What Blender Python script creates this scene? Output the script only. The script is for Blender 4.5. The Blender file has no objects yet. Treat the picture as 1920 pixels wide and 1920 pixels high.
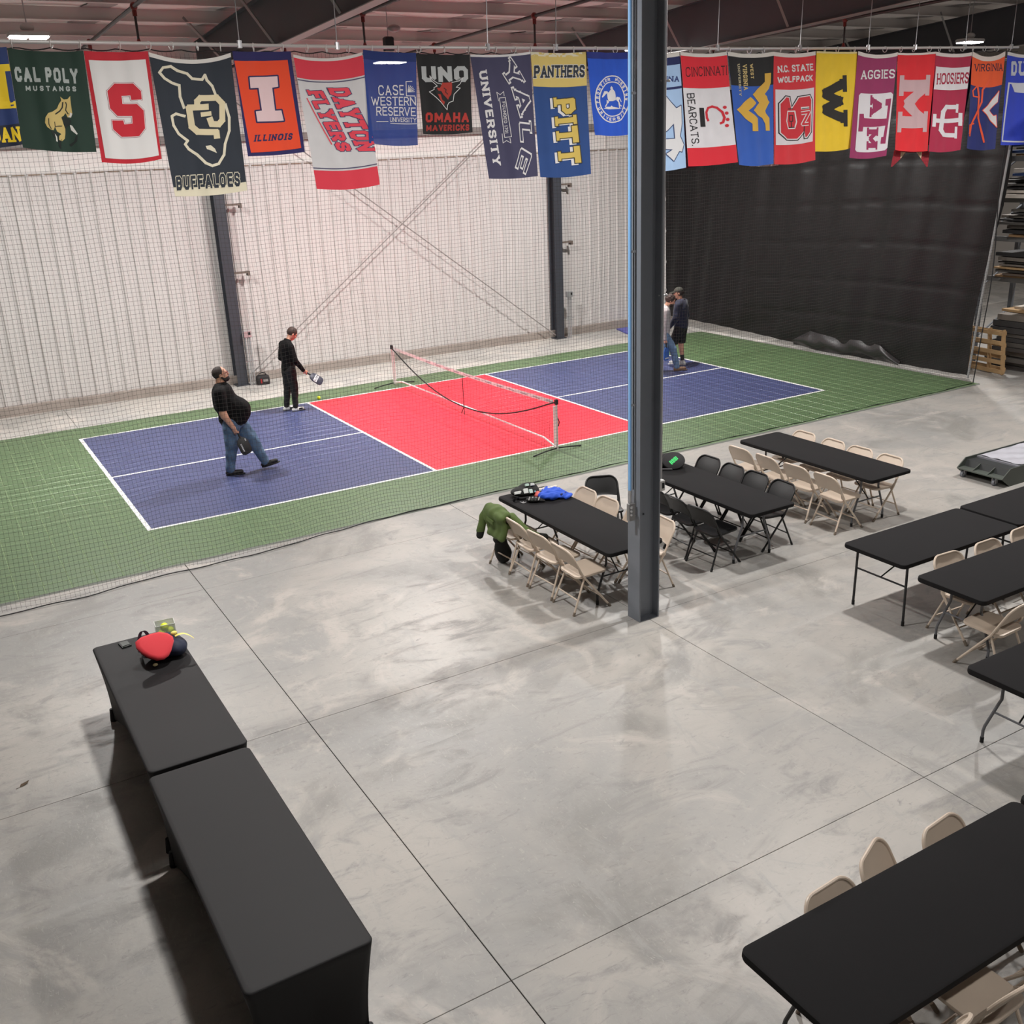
import bpy, bmesh, math, random
import numpy as np
from mathutils import Vector, Matrix

random.seed(7)
rng = np.random.default_rng(7)
scn = bpy.context.scene
COL = scn.collection

# ------------------------------------------------------------------ camera
CAMP = np.array([-8.9233, -17.1758, 4.8486])
YAW, PITCH, ROLL, FPX = 0.52294, -0.344025, -0.0416705, 1887.8
_fw = np.array([math.sin(YAW)*math.cos(PITCH), math.cos(YAW)*math.cos(PITCH), math.sin(PITCH)])
_r0 = np.array([math.cos(YAW), -math.sin(YAW), 0.0])
_u0 = np.cross(_r0, _fw)
_rt = math.cos(ROLL)*_r0 + math.sin(ROLL)*_u0
_up = -math.sin(ROLL)*_r0 + math.cos(ROLL)*_u0
cd = bpy.data.cameras.new('camera')
cam = bpy.data.objects.new('camera', cd)
COL.objects.link(cam)
cd.sensor_width = 36.0
cd.lens = FPX*36.0/1920.0
cd.clip_end = 200
m = Matrix.Identity(4)
for i in range(3):
    m[i][0] = _rt[i]; m[i][1] = _up[i]; m[i][2] = -_fw[i]; m[i][3] = CAMP[i]
cam.matrix_world = m
scn.camera = cam

def survey_y(px, y):
    """point of the photograph measured on the vertical plane Y = y (world metres)"""
    d = _fw + _rt*(px[0]-960)/FPX - _up*(px[1]-960)/FPX
    return CAMP + d*((y-CAMP[1])/d[1])

# ------------------------------------------------------------------ world and exposure
w = bpy.data.worlds.new('world'); scn.world = w
w.use_nodes = True
w.node_tree.nodes['Background'].inputs[0].default_value = (0.5, 0.5, 0.5, 1)
w.node_tree.nodes['Background'].inputs[1].default_value = 0.0
scn.view_settings.view_transform = 'Standard'
scn.view_settings.look = 'None'
scn.view_settings.gamma = 1.0
scn.view_settings.exposure = 0.4
scn.view_settings.use_curve_mapping = False
LAMP_POWER = 350.0
LAMP_COLOR = (1.0, 0.975, 0.95)
# x, y, z, share of the power
LAMPS = [(-6.6, 0.7, 6.72, 1.15), (-0.6, 1.0, 6.43, 1.15), (5.2, 1.2, 6.72, 1.1), (12.6, -1.2, 6.72, 0.9),
         (-6.3, -9.1, 6.95, 0.74), (0.1, -9.15, 6.95, 0.74), (6.6, -9.1, 6.95, 0.66), (13.0, -9.1, 6.95, 0.6),
         (-6.3, -17.6, 7.2, 0.25), (0.1, -17.6, 7.2, 0.25)]

# ------------------------------------------------------------------ materials
MATS = {}
def lin(c):
    return tuple(((x/255.0)/12.92 if x/255.0 <= 0.04045 else ((x/255.0+0.055)/1.055)**2.4) for x in c)
srgb = lin
def mat(name, rgb=None, rough=0.6, metal=0.0, var=0.0, scale=6.0, bump=0.0, bscale=40.0, sheen=0.0, spec=0.5,
        emit=None, estr=0.0, trans=0.0, alpha=1.0, coat=0.0):
    """rgb: sRGB 0-255 surface colour"""
    if name in MATS: return MATS[name]
    M = bpy.data.materials.new(name); M.use_nodes = True
    nt = M.node_tree; b = nt.nodes['Principled BSDF']
    c = lin(rgb) if rgb else (0.5, 0.5, 0.5)
    b.inputs['Base Color'].default_value = (*c, 1)
    b.inputs['Roughness'].default_value = rough
    b.inputs['Metallic'].default_value = metal
    b.inputs['Specular IOR Level'].default_value = spec
    if sheen: b.inputs['Sheen Weight'].default_value = sheen
    if coat: b.inputs['Coat Weight'].default_value = coat
    if trans: b.inputs['Transmission Weight'].default_value = trans
    if alpha < 1: b.inputs['Alpha'].default_value = alpha
    if emit:
        b.inputs['Emission Color'].default_value = (*emit, 1); b.inputs['Emission Strength'].default_value = estr
    if var or bump:
        tc = nt.nodes.new('ShaderNodeTexCoord')
        n = nt.nodes.new('ShaderNodeTexNoise'); n.inputs['Scale'].default_value = scale; n.inputs['Detail'].default_value = 5
        nt.links.new(tc.outputs['Object'], n.inputs['Vector'])
        if var:
            mx = nt.nodes.new('ShaderNodeMix'); mx.data_type = 'RGBA'
            mx.inputs[6].default_value = (*[max(0, x*(1-var)) for x in c], 1)
            mx.inputs[7].default_value = (*[min(1, x*(1+var)) for x in c], 1)
            mr = nt.nodes.new('ShaderNodeMapRange'); mr.inputs[1].default_value = 0.3; mr.inputs[2].default_value = 0.7
            nt.links.new(n.outputs['Fac'], mr.inputs[0]); nt.links.new(mr.outputs[0], mx.inputs[0])
            nt.links.new(mx.outputs[2], b.inputs['Base Color'])
        if bump:
            n2 = nt.nodes.new('ShaderNodeTexNoise'); n2.inputs['Scale'].default_value = bscale; n2.inputs['Detail'].default_value = 3
            nt.links.new(tc.outputs['Object'], n2.inputs['Vector'])
            bp = nt.nodes.new('ShaderNodeBump'); bp.inputs['Strength'].default_value = bump; bp.inputs['Distance'].default_value = 0.02
            nt.links.new(n2.outputs['Fac'], bp.inputs['Height']); nt.links.new(bp.outputs['Normal'], b.inputs['Normal'])
    MATS[name] = M
    return M

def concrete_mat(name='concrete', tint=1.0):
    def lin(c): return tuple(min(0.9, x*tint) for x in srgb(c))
    M = bpy.data.materials.new(name); M.use_nodes = True
    nt = M.node_tree; N = nt.nodes; L = nt.links; b = N['Principled BSDF']
    tc = N.new('ShaderNodeTexCoord')
    def noise(scale, detail=6, rough=0.55, dist=0.0, vec=None):
        n = N.new('ShaderNodeTexNoise'); n.inputs['Scale'].default_value = scale; n.inputs['Detail'].default_value = detail
        n.inputs['Roughness'].default_value = rough; n.inputs['Distortion'].default_value = dist
        L.new(vec or tc.outputs['Object'], n.inputs['Vector']); return n.outputs['Fac']
    def ramp(f, lo, hi):
        r = N.new('ShaderNodeMapRange'); r.interpolation_type = 'SMOOTHSTEP'
        r.inputs[1].default_value = lo; r.inputs[2].default_value = hi; L.new(f, r.inputs[0]); return r.outputs[0]
    def mix(f, a, c, blend='MIX'):
        x = N.new('ShaderNodeMix'); x.data_type = 'RGBA'; x.blend_type = blend
        if hasattr(f, 'default_value') or not isinstance(f, float): L.new(f, x.inputs[0])
        else: x.inputs[0].default_value = f
        for s, v in ((6, a), (7, c)):
            if isinstance(v, tuple): x.inputs[s].default_value = (*v, 1)
            else: L.new(v, x.inputs[s])
        return x.outputs[2]
    mp = N.new('ShaderNodeMapping'); mp.inputs['Scale'].default_value = (0.8, 1.9, 1); mp.inputs['Rotation'].default_value = (0, 0, 0.5)
    L.new(tc.outputs['Object'], mp.inputs['Vector'])
    mp2 = N.new('ShaderNodeMapping'); mp2.inputs['Scale'].default_value = (2.2, 0.8, 1); mp2.inputs['Rotation'].default_value = (0, 0, -0.35)
    L.new(tc.outputs['Object'], mp2.inputs['Vector'])
    big = ramp(noise(0.42, 4, 0.6, 0.6), 0.35, 0.68)
    mid = ramp(noise(1.2, 8, 0.66, 1.6, mp.outputs[0]), 0.49, 0.70)
    mid2 = ramp(noise(1.0, 8, 0.7, 2.6, mp2.outputs[0]), 0.52, 0.72)
    fine = ramp(noise(5.5, 8, 0.75, 2.5, mp.outputs[0]), 0.53, 0.74)
    fine2 = ramp(noise(9.0, 6, 0.7, 3.0, mp2.outputs[0]), 0.56, 0.72)
    pale = ramp(noise(0.9, 6, 0.65, 1.2), 0.52, 0.68)
    c = mix(big, lin((178, 173, 166)), lin((154, 153, 150)))
    blot = ramp(noise(0.62, 6, 0.62, 0.8), 0.50, 0.68)
    c = mix(blot, c, lin((143, 141, 136)))
    c = mix(mid, c, lin((148, 146, 143)))
    c = mix(pale, c, lin((184, 178, 171)))
    c = mix(mid2, c, lin((160, 158, 154)))
    c = mix(fine, c, lin((138, 136, 133)))
    c = mix(fine2, c, lin((178, 174, 168)))
    L.new(c, b.inputs['Base Color'])
    r = N.new('ShaderNodeMapRange'); r.inputs[3].default_value = 0.42; r.inputs[4].default_value = 0.68
    L.new(mid, r.inputs[0]); L.new(r.outputs[0], b.inputs['Roughness'])
    bp = N.new('ShaderNodeBump'); bp.inputs['Strength'].default_value = 0.12; bp.inputs['Distance'].default_value = 0.01
    L.new(noise(14, 6, 0.6, 1.5), bp.inputs['Height']); L.new(bp.outputs['Normal'], b.inputs['Normal'])
    return M

# ------------------------------------------------------------------ mesh builder
class MB:
    def __init__(s): s.v = []; s.f = []; s.m = []
    def add(s, vs, fs, mi=0):
        o = len(s.v); s.v += [tuple(map(float, p)) for p in vs]
        for f in fs: s.f.append(tuple(i+o for i in f)); s.m.append(mi)
        return s
    def box(s, c, d, R=None, mi=0):
        hx, hy, hz = d[0]/2, d[1]/2, d[2]/2
        P = [Vector((x*hx, y*hy, z*hz)) for z in (-1, 1) for y in (-1, 1) for x in (-1, 1)]
        if R is not None: P = [R @ p for p in P]
        c = Vector(c)
        return s.add([p+c for p in P], [(0,2,3,1),(4,5,7,6),(0,1,5,4),(2,6,7,3),(0,4,6,2),(1,3,7,5)], mi)
    def bbox(s, c, d, e=0.004, R=None, mi=0):
        """box with chamfered top edges"""
        hx, hy, hz = d[0]/2, d[1]/2, d[2]/2
        rings = []
        for (k, z) in ((0, -hz), (0, hz-e), (e, hz)):
            rings.append([(-hx+k, -hy+k, z), (hx-k, -hy+k, z), (hx-k, hy-k, z), (-hx+k, hy-k, z)])
        P = [Vector(p) for r in rings for p in r]
        if R is not None: P = [R @ p for p in P]
        c = Vector(c); F = [(3,2,1,0), (8,9,10,11)]
        for r in range(2):
            for i in range(4): F.append((r*4+i, r*4+(i+1)%4, r*4+4+(i+1)%4, r*4+4+i))
        return s.add([p+c for p in P], F, mi)
    def tube(s, pts, r, n=8, mi=0, caps=True, closed=False):
        pts = [Vector(p) for p in pts]; K = len(pts)
        rs = r if isinstance(r, (list, tuple)) else [r]*K
        T = []
        for i in range(K):
            a = pts[i-1] if (i > 0 or closed) else pts[i]; b = pts[(i+1) % K] if (i < K-1 or closed) else pts[i]
            t = (b-a); T.append(t.normalized() if t.length > 1e-9 else Vector((0, 0, 1)))
        ref = Vector((0, 0, 1)) if abs(T[0].z) < 0.9 else Vector((1, 0, 0))
        u = (ref - T[0]*ref.dot(T[0])).normalized(); V = []
        for i in range(K):
            u = (u - T[i]*u.dot(T[i]))
            u = u.normalized() if u.length > 1e-6 else T[i].orthogonal().normalized()
            w_ = T[i].cross(u)
            for k in range(n):
                a = 2*math.pi*k/n; V.append(pts[i] + (u*math.cos(a)+w_*math.sin(a))*rs[i])
        F = []
        for i in range(K if closed else K-1):
            j = (i+1) % K
            for k in range(n): F.append((i*n+k, i*n+(k+1) % n, j*n+(k+1) % n, j*n+k))
        if caps and not closed: F.append(tuple(range(n-1, -1, -1))); F.append(tuple((K-1)*n+k for k in range(n)))
        return s.add(V, F, mi)
    def loft(s, rings, mi=0, caps=True):
        n = len(rings[0]); V = [p for r in rings for p in r]; F = []
        for i in range(len(rings)-1):
            for k in range(n): F.append((i*n+k, i*n+(k+1) % n, (i+1)*n+(k+1) % n, (i+1)*n+k))
        if caps: F.append(tuple(range(n-1, -1, -1))); F.append(tuple((len(rings)-1)*n+k for k in range(n)))
        return s.add(V, F, mi)
    def grid(s, fn, nu, nv, mi=0):
        V = [fn(i/nu, j/nv) for j in range(nv+1) for i in range(nu+1)]
        F = [(j*(nu+1)+i, j*(nu+1)+i+1, (j+1)*(nu+1)+i+1, (j+1)*(nu+1)+i) for j in range(nv) for i in range(nu)]
        return s.add(V, F, mi)
    def ell(s, c, r, R=None, nu=12, nv=8, mi=0):
        V = []; c = Vector(c)
        for j in range(1, nv):
            t = math.pi*j/nv
            for i in range(nu):
                a = 2*math.pi*i/nu; p = Vector((r[0]*math.sin(t)*math.cos(a), r[1]*math.sin(t)*math.sin(a), r[2]*math.cos(t)))
                V.append((R @ p if R is not None else p)+c)
        p0 = Vector((0, 0, r[2])); p1 = Vector((0, 0, -r[2]))
        if R is not None: p0 = R @ p0; p1 = R @ p1
        V += [p0+c, p1+c]; a, b = len(V)-2, len(V)-1; F = []
        for i in range(nu):
            F.append((a, i, (i+1) % nu)); F.append((b, (nv-2)*nu+(i+1) % nu, (nv-2)*nu+i))
            for j in range(nv-2): F.append((j*nu+i, (j+1)*nu+i, (j+1)*nu+(i+1) % nu, j*nu+(i+1) % nu))
        return s.add(V, F, mi)
    def prism(s, poly, vec, mi=0):
        n = len(poly); v = Vector(vec); V = [Vector(p) for p in poly]; V += [p+v for p in V]
        F = [tuple(range(n-1, -1, -1)), tuple(range(n, 2*n))] + [(i, (i+1) % n, n+(i+1) % n, n+i) for i in range(n)]
        return s.add(V, F, mi)
    def mesh(s, name, mats, ang=35):
        me = bpy.data.meshes.new(name)
        me.from_pydata(s.v, [], s.f)
        for M in (mats if isinstance(mats, (list, tuple)) else [mats]): me.materials.append(M)
        me.polygons.foreach_set('material_index', s.m)
        bm = bmesh.new(); bm.from_mesh(me); bmesh.ops.recalc_face_normals(bm, faces=bm.faces); bm.to_mesh(me); bm.free()
        if ang is not None:
            me.shade_smooth(); me.set_sharp_from_angle(angle=math.radians(ang))
        me.update()
        return me
    def build(s, name, mats, parent=None, ang=35):
        return obj(name, s.mesh(name, mats, ang), parent)

def obj(name, me, parent=None, loc=None, rz=None):
    o = bpy.data.objects.new(name, me); COL.objects.link(o)
    if parent: o.parent = parent
    if loc: o.location = loc
    if rz is not None: o.rotation_euler = (0, 0, rz)
    return o
def tag(o, label, cat, group=None, kind=None):
    o['label'] = label; o['category'] = cat
    if group: o['group'] = group
    if kind: o['kind'] = kind
    return o
def struct(o): o['kind'] = 'structure'; return o
def thing(name, label, cat, loc=(0, 0, 0), rz=0.0, group=None):
    o = bpy.data.objects.new(name, None); COL.objects.link(o)
    o.empty_display_size = 0.1
    o.location = loc; o.rotation_euler = (0, 0, rz)
    return tag(o, label, cat, group)
def dup(root, loc, rz, label, group=None, skip=()):
    def cp(o, par):
        c = o.copy(); COL.objects.link(c); c.parent = par
        if par: c.matrix_parent_inverse = o.matrix_parent_inverse.copy()
        for ch in o.children:
            cp(ch, c)
        return c
    r = cp(root, None); r.location = loc; r.rotation_euler = (0, 0, rz); r['label'] = label
    if group: r['group'] = group
    return r
def rrect(w_, d, r, n=4):
    P = []
    for (cx, cy, a0) in ((w_/2-r, d/2-r, 0), (-w_/2+r, d/2-r, 90), (-w_/2+r, -d/2+r, 180), (w_/2-r, -d/2+r, 270)):
        for i in range(n+1):
            a = math.radians(a0+90*i/n); P.append((cx+r*math.cos(a), cy+r*math.sin(a)))
    return P
def RZ(a): return Matrix.Rotation(a, 3, 'Z')
def RX(a): return Matrix.Rotation(a, 3, 'X')
def RY(a): return Matrix.Rotation(a, 3, 'Y')

# ------------------------------------------------------------------ implicit surfaces for soft and living shapes
def sd_cap(P, a, b, ra, rb):
    a = np.array(a, float); b = np.array(b, float); ba = b-a; L2 = max(ba@ba, 1e-9)
    pa = P-a; h = np.clip((pa@ba)/L2, 0, 1)
    return np.linalg.norm(pa-h[..., None]*ba, axis=-1)-(ra+(rb-ra)*h)
def sd_ell(P, c, r, R=None):
    q = P-np.array(c, float)
    if R is not None: q = q@R            # columns of R are the local axes
    r = np.array(r, float)
    k0 = np.linalg.norm(q/r, axis=-1); k1 = np.linalg.norm(q/(r*r), axis=-1)
    return k0*(k0-1)/np.maximum(k1, 1e-6)
def sdf_mesh(prims, res=0.01, name='soft', noise=None):
    """prims: ('c',a,b,ra,rb,k[,clip]) or ('e',c,r,k[,R][,clip]); clip=(point,normal) keeps the side the normal points away from.
    a leading '-' in the kind subtracts. returns MB in local coordinates"""
    lo = np.full(3, 1e9); hi = np.full(3, -1e9)
    for p in prims:
        if p[0] == 'c':
            for q, r in ((p[1], p[3]), (p[2], p[4])):
                lo = np.minimum(lo, np.array(q)-r); hi = np.maximum(hi, np.array(q)+r)
        elif p[0] == 'e':
            r = max(p[2]); lo = np.minimum(lo, np.array(p[1])-r); hi = np.maximum(hi, np.array(p[1])+r)
    lo -= 3*res; hi += 3*res
    n = np.ceil((hi-lo)/res).astype(int)+1
    D = np.full(n, 1.0)
    ax = [lo[i]+res*np.arange(n[i]) for i in range(3)]
    for p in prims:
        kd = p[0]; neg = kd[0] == '-'; kd = kd[-1]
        if kd == 'c': a = np.minimum(np.array(p[1])-p[3], np.array(p[2])-p[4]); b = np.maximum(np.array(p[1])+p[3], np.array(p[2])+p[4]); k = p[5]
        else: r = max(p[2]); a = np.array(p[1])-r; b = np.array(p[1])+r; k = p[3]
        mg = 2*k+4*res
        i0 = np.maximum(0, np.floor((a-mg-lo)/res).astype(int)); i1 = np.minimum(n, np.ceil((b+mg-lo)/res).astype(int)+1)
        if np.any(i1 <= i0): continue
        sl = tuple(slice(i0[j], i1[j]) for j in range(3))
        P = np.stack(np.meshgrid(*[ax[j][sl[j]] for j in range(3)], indexing='ij'), -1)
        ex = [q for q in p[(6 if kd == 'c' else 4):]]
        R = None; clip = None
        for q in ex:
            if isinstance(q, np.ndarray): R = q
            elif q is not None: clip = q
        d = sd_cap(P, p[1], p[2], p[3], p[4]) if kd == 'c' else sd_ell(P, p[1], p[2], R)
        if clip is not None:
            for cp in (clip if isinstance(clip, list) else [clip]):
                nn = np.array(cp[1], float); nn /= np.linalg.norm(nn)
                d = np.maximum(d, (P-np.array(cp[0]))@nn)
        old = D[sl]
        if neg:
            D[sl] = np.maximum(old, -d)
        else:
            h = np.clip(0.5+0.5*(old-d)/max(k, 1e-6), 0, 1)
            D[sl] = old*(1-h)+d*h-k*h*(1-h)
    if noise is not None:
        P = np.stack(np.meshgrid(*ax, indexing='ij'), -1); D = D+noise(P)
    # surface nets
    S = D < 0
    c = n-1
    cnt = np.zeros(c); acc = np.zeros((*c, 3))
    offs = [(i, j, k) for i in (0, 1) for j in (0, 1) for k in (0, 1)]
    def sub(A, o): return A[o[0]:o[0]+c[0], o[1]:o[1]+c[1], o[2]:o[2]+c[2]]
    for a in offs:
        for axn in range(3):
            if a[axn] == 0:
                b = list(a); b[axn] = 1
                da, db = sub(D, a), sub(D, b); cr = (da < 0) != (db < 0)
                t = np.where(cr, da/np.where(cr, da-db, 1), 0)
                for q in range(3):
                    acc[..., q] += np.where(cr, a[q]+(t if q == axn else 0), 0)
                cnt += cr
    act = cnt > 0
    idx = -np.ones(c, int); idx[act] = np.arange(act.sum())
    ii = np.argwhere(act)
    V = lo+res*(ii+acc[act]/cnt[act][:, None])
    F = []
    for axn in range(3):
        u, v = (axn+1) % 3, (axn+2) % 3
        s0 = [slice(0, n[q]) for q in range(3)]; s1 = list(s0)
        s0[axn] = slice(0, n[axn]-1); s1[axn] = slice(1, n[axn])
        A, B = S[tuple(s0)], S[tuple(s1)]
        e = np.argwhere(A != B)
        if len(e) == 0: continue
        ok = (e[:, u] > 0) & (e[:, v] > 0) & (e[:, u] < c[u]) & (e[:, v] < c[v]); e = e[ok]
        fl = A[tuple(e.T)]
        def at(du, dv):
            q = e.copy(); q[:, u] -= du; q[:, v] -= dv; return idx[tuple(q.T)]
        q = np.stack([at(0, 0), at(1, 0), at(1, 1), at(0, 1)], 1)
        q[~fl] = q[~fl][:, ::-1]
        F.append(q)
    F = np.concatenate(F)
    F = F[(F >= 0).all(1)]
    me = bpy.data.meshes.new(name)
    me.from_pydata(V.tolist(), [], F.tolist())
    me.shade_smooth()
    return me
FLAT = False      # soft things that rest on a surface are pressed flat at their local z = 0
def soft(name, prims, M, parent=None, res=0.01, noise=None):
    me = sdf_mesh(prims, res, name, noise)
    if FLAT:
        for v in me.vertices: v.co.z = max(v.co.z, 0.0012)
    me.materials.append(M)
    return obj(name, me, parent)

# ================================================================== THE SETTING
X0, X1, Y0, Y1 = -16.0, 23.0, -22.5, 6.2
def roof_z(y): return 7.22+(5.9-y)*0.06
M_conc = concrete_mat('concrete', 0.93)
M_conclit = concrete_mat('concrete_lit', 1.35)  # same concrete, with the brighter light by the back wall put into its colour
M_joint = mat('joint_dark', (92, 86, 78), 0.9)
M_liner = mat('liner_white', (206, 202, 199), 0.5, var=0.03, scale=1.2)
M_linerdk = mat('liner_closure', (150, 135, 120), 0.8)
M_insul = mat('insulation_white', (233, 229, 225), 0.7, var=0.04, scale=0.8)
M_ceilin = mat('roof_insulation', (222, 214, 210), 0.6, var=0.07, scale=0.9)
M_purlin = mat('purlin_grey', (205, 200, 196), 0.55)
M_steel = mat('primer_steel', (60, 63, 70), 0.5, var=0.06, scale=3)
M_raft = mat('rafter_primer', (70, 70, 74), 0.55, var=0.05, scale=2)
M_flange = mat('flange_edge', (150, 148, 145), 0.5)
M_plinth = mat('plinth_concrete', (158, 148, 140), 0.85, var=0.12, scale=2.5, bump=0.2, bscale=20)
M_galv = mat('galvanised', (190, 190, 192), 0.35, metal=0.6)
M_black = mat('black_plain', (22, 22, 24), 0.6)

# floor: base and saw-cut slabs
b = MB().box(((X0+X1)/2, (Y0+Y1)/2, -0.06), (X1-X0, Y1-Y0, 0.04))
floor = struct(b.build('floor', M_joint))
xs = [X0]+[-6.58+3.85*i for i in range(-2, 8)]+[X1]
ys = [Y0]+[-9.22+3.64*i for i in range(-3, 5)]+[Y1]
for i in range(len(xs)-1):
    for j in range(len(ys)-1):
        a, c, d, e = xs[i], xs[i+1], ys[j], ys[j+1]
        MB().bbox(((a+c)/2, (d+e)/2, -0.02), (c-a-0.007, e-d-0.0045, 0.04), 0.002).build('slab', M_conclit if d > 1.5 else M_conc, floor, None)

# long back wall: concrete curb, ribbed liner panels, insulated upper band, girt
wall = struct(MB().box(((X0+X1)/2, 6.22, 4.5), (X1-X0, 0.1, 9.0)).build('wall_back', M_insul))
for i in range(16):
    a = X0+2.44*i
    MB().bbox((a+1.22, 6.09, 0.10), (2.436, 0.2, 0.20 if i % 3 else 0.215), 0.008).build('curb_block', M_plinth, wall, None)
W = 0.9144
prof = []
for k in range(3):
    x = k*W/3
    prof += [(x, 0), (x+0.018, -0.032), (x+0.052, -0.032), (x+0.070, 0), (x+0.165, 0), (x+0.175, -0.006), (x+0.195, -0.006), (x+0.205, 0)]
prof.append((W-0.002, 0))
pm = MB()
V = [(x, y, 0.19) for x, y in prof]+[(x, y, 4.78) for x, y in prof]
n = len(prof)
pm.add(V, [(i, i+1, n+i+1, n+i) for i in range(n-1)])
panel_me = pm.mesh('panel', M_liner, 20)
cl = MB()
for k in range(3): cl.box((k*W/3+0.187, -0.012, 4.775), (0.222, 0.030, 0.022))
clos_me = cl.mesh('closure_strip', M_linerdk, None)
for i in range(int((X1-X0)/W)):
    p = obj('liner_panel', panel_me, wall, (X0+0.1+i*W, 6.10, 0))
    obj('closure_strip', clos_me, p)
MB().box(((X0+X1)/2, 6.12, 4.80), (X1-X0, 0.07, 0.03)).build('wall_ledge', M_liner, wall)
MB().box(((X0+X1)/2, 6.07, 5.33), (X1-X0, 0.14, 0.10)).box(((X0+X1)/2, 6.0, 5.40), (X1-X0, 0.02, 0.06)).build('girt', mat('girt_grey', (140, 134, 130), 0.6), wall)
for x in (-12.2, -5.9, 0.35, 7.9, 12.0):
    MB().box((x, 6.155, 5.04), (0.05, 0.03, 0.46)).build('girt_strut', M_purlin, wall)
# other walls of the hall
M_sheet = mat('far_sheet_wall', (182, 176, 170), 0.6, var=0.05, scale=0.7)
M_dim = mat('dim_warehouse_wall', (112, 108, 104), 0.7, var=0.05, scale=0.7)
def sheet_wall(name, p, d, axis):
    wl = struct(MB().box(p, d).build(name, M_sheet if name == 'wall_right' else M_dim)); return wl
sheet_wall('wall_left', (X0-0.05, (Y0+Y1)/2, 4.6), (0.1, Y1-Y0, 9.2), 'y')
sheet_wall('wall_right', (X1+0.05, (Y0+Y1)/2, 4.6), (0.1, Y1-Y0, 9.2), 'y')
sheet_wall('wall_front', ((X0+X1)/2, Y0-0.05, 4.6), (X1-X0, 0.1, 9.2), 'x')

# ceiling: sagging insulation between purlins
PY_ = [5.35-1.52*i for i in range(19)]
def ceil_fn(u, v):
    x = X0+(X1-X0)*u; y = Y1+(Y0-Y1)*v
    k = min(range(len(PY_)), key=lambda i: abs(PY_[i]-y)); d = min(abs(PY_[k]-y)/0.76, 1)
    return (x, y, roof_z(y)+0.26-0.11*math.sin(d*math.pi/2)+0.02*math.sin(x*2.1+k))
ceiling = struct(MB().grid(ceil_fn, 78, 76).build('ceiling', M_ceilin, None, 60))
for y in PY_:
    z = roof_z(y)
    MB().box(((X0+X1)/2, y, z+0.11), (X1-X0, 0.012, 0.22)).box(((X0+X1)/2, y-0.035, z+0.004), (X1-X0, 0.07, 0.012)).build('purlin', M_purlin, ceiling)
# facing seams of the insulation blankets: darker strips between purlins
seam = mat('seam_tape', (150, 143, 141), 0.7)
for i in range(15):
    x = -14.8+2.45*i
    MB().grid(lambda u, v: (x+(u-0.5)*0.5, ceil_fn(0.5, v)[1], ceil_fn((x-X0)/(X1-X0), v)[2]-0.012), 1, 76).build('seam_strip', seam, ceiling, 60)
RAFT = (-11.48, -2.72, 6.04, 14.80)
def raft_bot(y):
    pts = [(6.0, 6.66), (0.3, 6.68), (-3.6, 6.82), (-9.2, 7.08), (-15, 7.2), (-22.5, 7.45)]
    for (a, za), (c, zc) in zip(pts, pts[1:]):
        if y >= c: return za+(zc-za)*(a-y)/(a-c)
    return 7.45
ry = [6.0, 0.3, -3.6, -9.2, -15, -22.4]
for X in RAFT:
    mb = MB()
    for a, c in zip(ry, ry[1:]):
        q = [(X-0.006, a, raft_bot(a)), (X-0.006, c, raft_bot(c)), (X-0.006, c, roof_z(c)-0.005), (X-0.006, a, roof_z(a)-0.005)]
        mb.prism(q, (0.012, 0, 0))
    r = mb.build('rafter', M_raft, ceiling, None)
    fb = MB(); ft = MB()
    for a, c in zip(ry, ry[1:]):
        for k, f in ((fb, raft_bot), (ft, lambda y: roof_z(y)-0.01)):
            za, zc = f(a), f(c)
            k.prism([(X-0.10, a, za), (X-0.10, c, zc), (X-0.10, c, zc-0.014), (X-0.10, a, za-0.014)], (0.20, 0, 0))
    fb.build('bottom_flange', M_flange, r, None); ft.build('top_flange', M_raft, r, None)
    for y in PY_[1::2]:
        for s in (-1, 1):
            MB().tube([(X+s*0.75, y, roof_z(y)+0.10), (X+s*0.08, y, raft_bot(y)+0.03)], 0.03, 4).build('flange_brace', M_flange, r, None)

# ------------------------------------------------------------------ steel columns
def h_column(name, label, x, y, z1, fl, dep, grp=None, z0=0.0, M=None):
    M = M or M_steel
    t = thing(name, label, 'column', (x, y, 0), 0, grp)
    MB().box((-dep/2, 0, z1/2), (0.016, fl, z1)).build('flange', M, t, None)
    MB().box((dep/2, 0, z1/2), (0.016, fl, z1)).build('flange', M, t, None)
    MB().box((0, 0, z1/2), (dep-0.016, 0.011, z1)).build('web', M, t, None)
    MB().box((0, 0, 0.004), (dep+0.012, fl+0.006, 0.008)).build('base_plate', M, t, None)
    return t
c = h_column('steel_column', 'tall dark grey steel column standing alone in front of the black tables', -2.735, -9.225, 7.10, 0.205, 0.25, M=mat('near_column_primer', (122, 127, 135), 0.5, var=0.05, scale=3))
MB().box((-0.02, -0.02, 1.2), (0.012, 0.012, 0.02)).build('weld_stub', M_steel, c)
# wall columns, flange toward the room, with bracket arms
def wall_column(x, label):
    t = thing('wall_column', label, 'column', (x, 5.88, 0), 0, 'steel columns along the white wall')
    MB().box((0, -0.14, 3.34), (0.24, 0.014, 6.68)).build('flange', M_steel, t, None)
    MB().box((0, 0.0, 3.34), (0.012, 0.27, 6.68)).build('web', M_steel, t, None)
    MB().box((0, 0.135, 3.34), (0.24, 0.014, 6.68)).build('flange', M_steel, t, None)
    MB().box((0, -0.02, 0.01), (0.32, 0.36, 0.02)).build('base_plate', M_steel, t, None)
    for z in (3.98, 2.52):
        MB().box((0.30, -0.06, z), (0.38, 0.05, 0.045)).box((0.47, -0.02, z-0.03), (0.05, 0.14, 0.10)).build('bracket', mat('bracket_brown', (110, 98, 90), 0.6), t, None)
    return t
wall_column(-2.72, 'dark grey wall column behind the two men in black')
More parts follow.
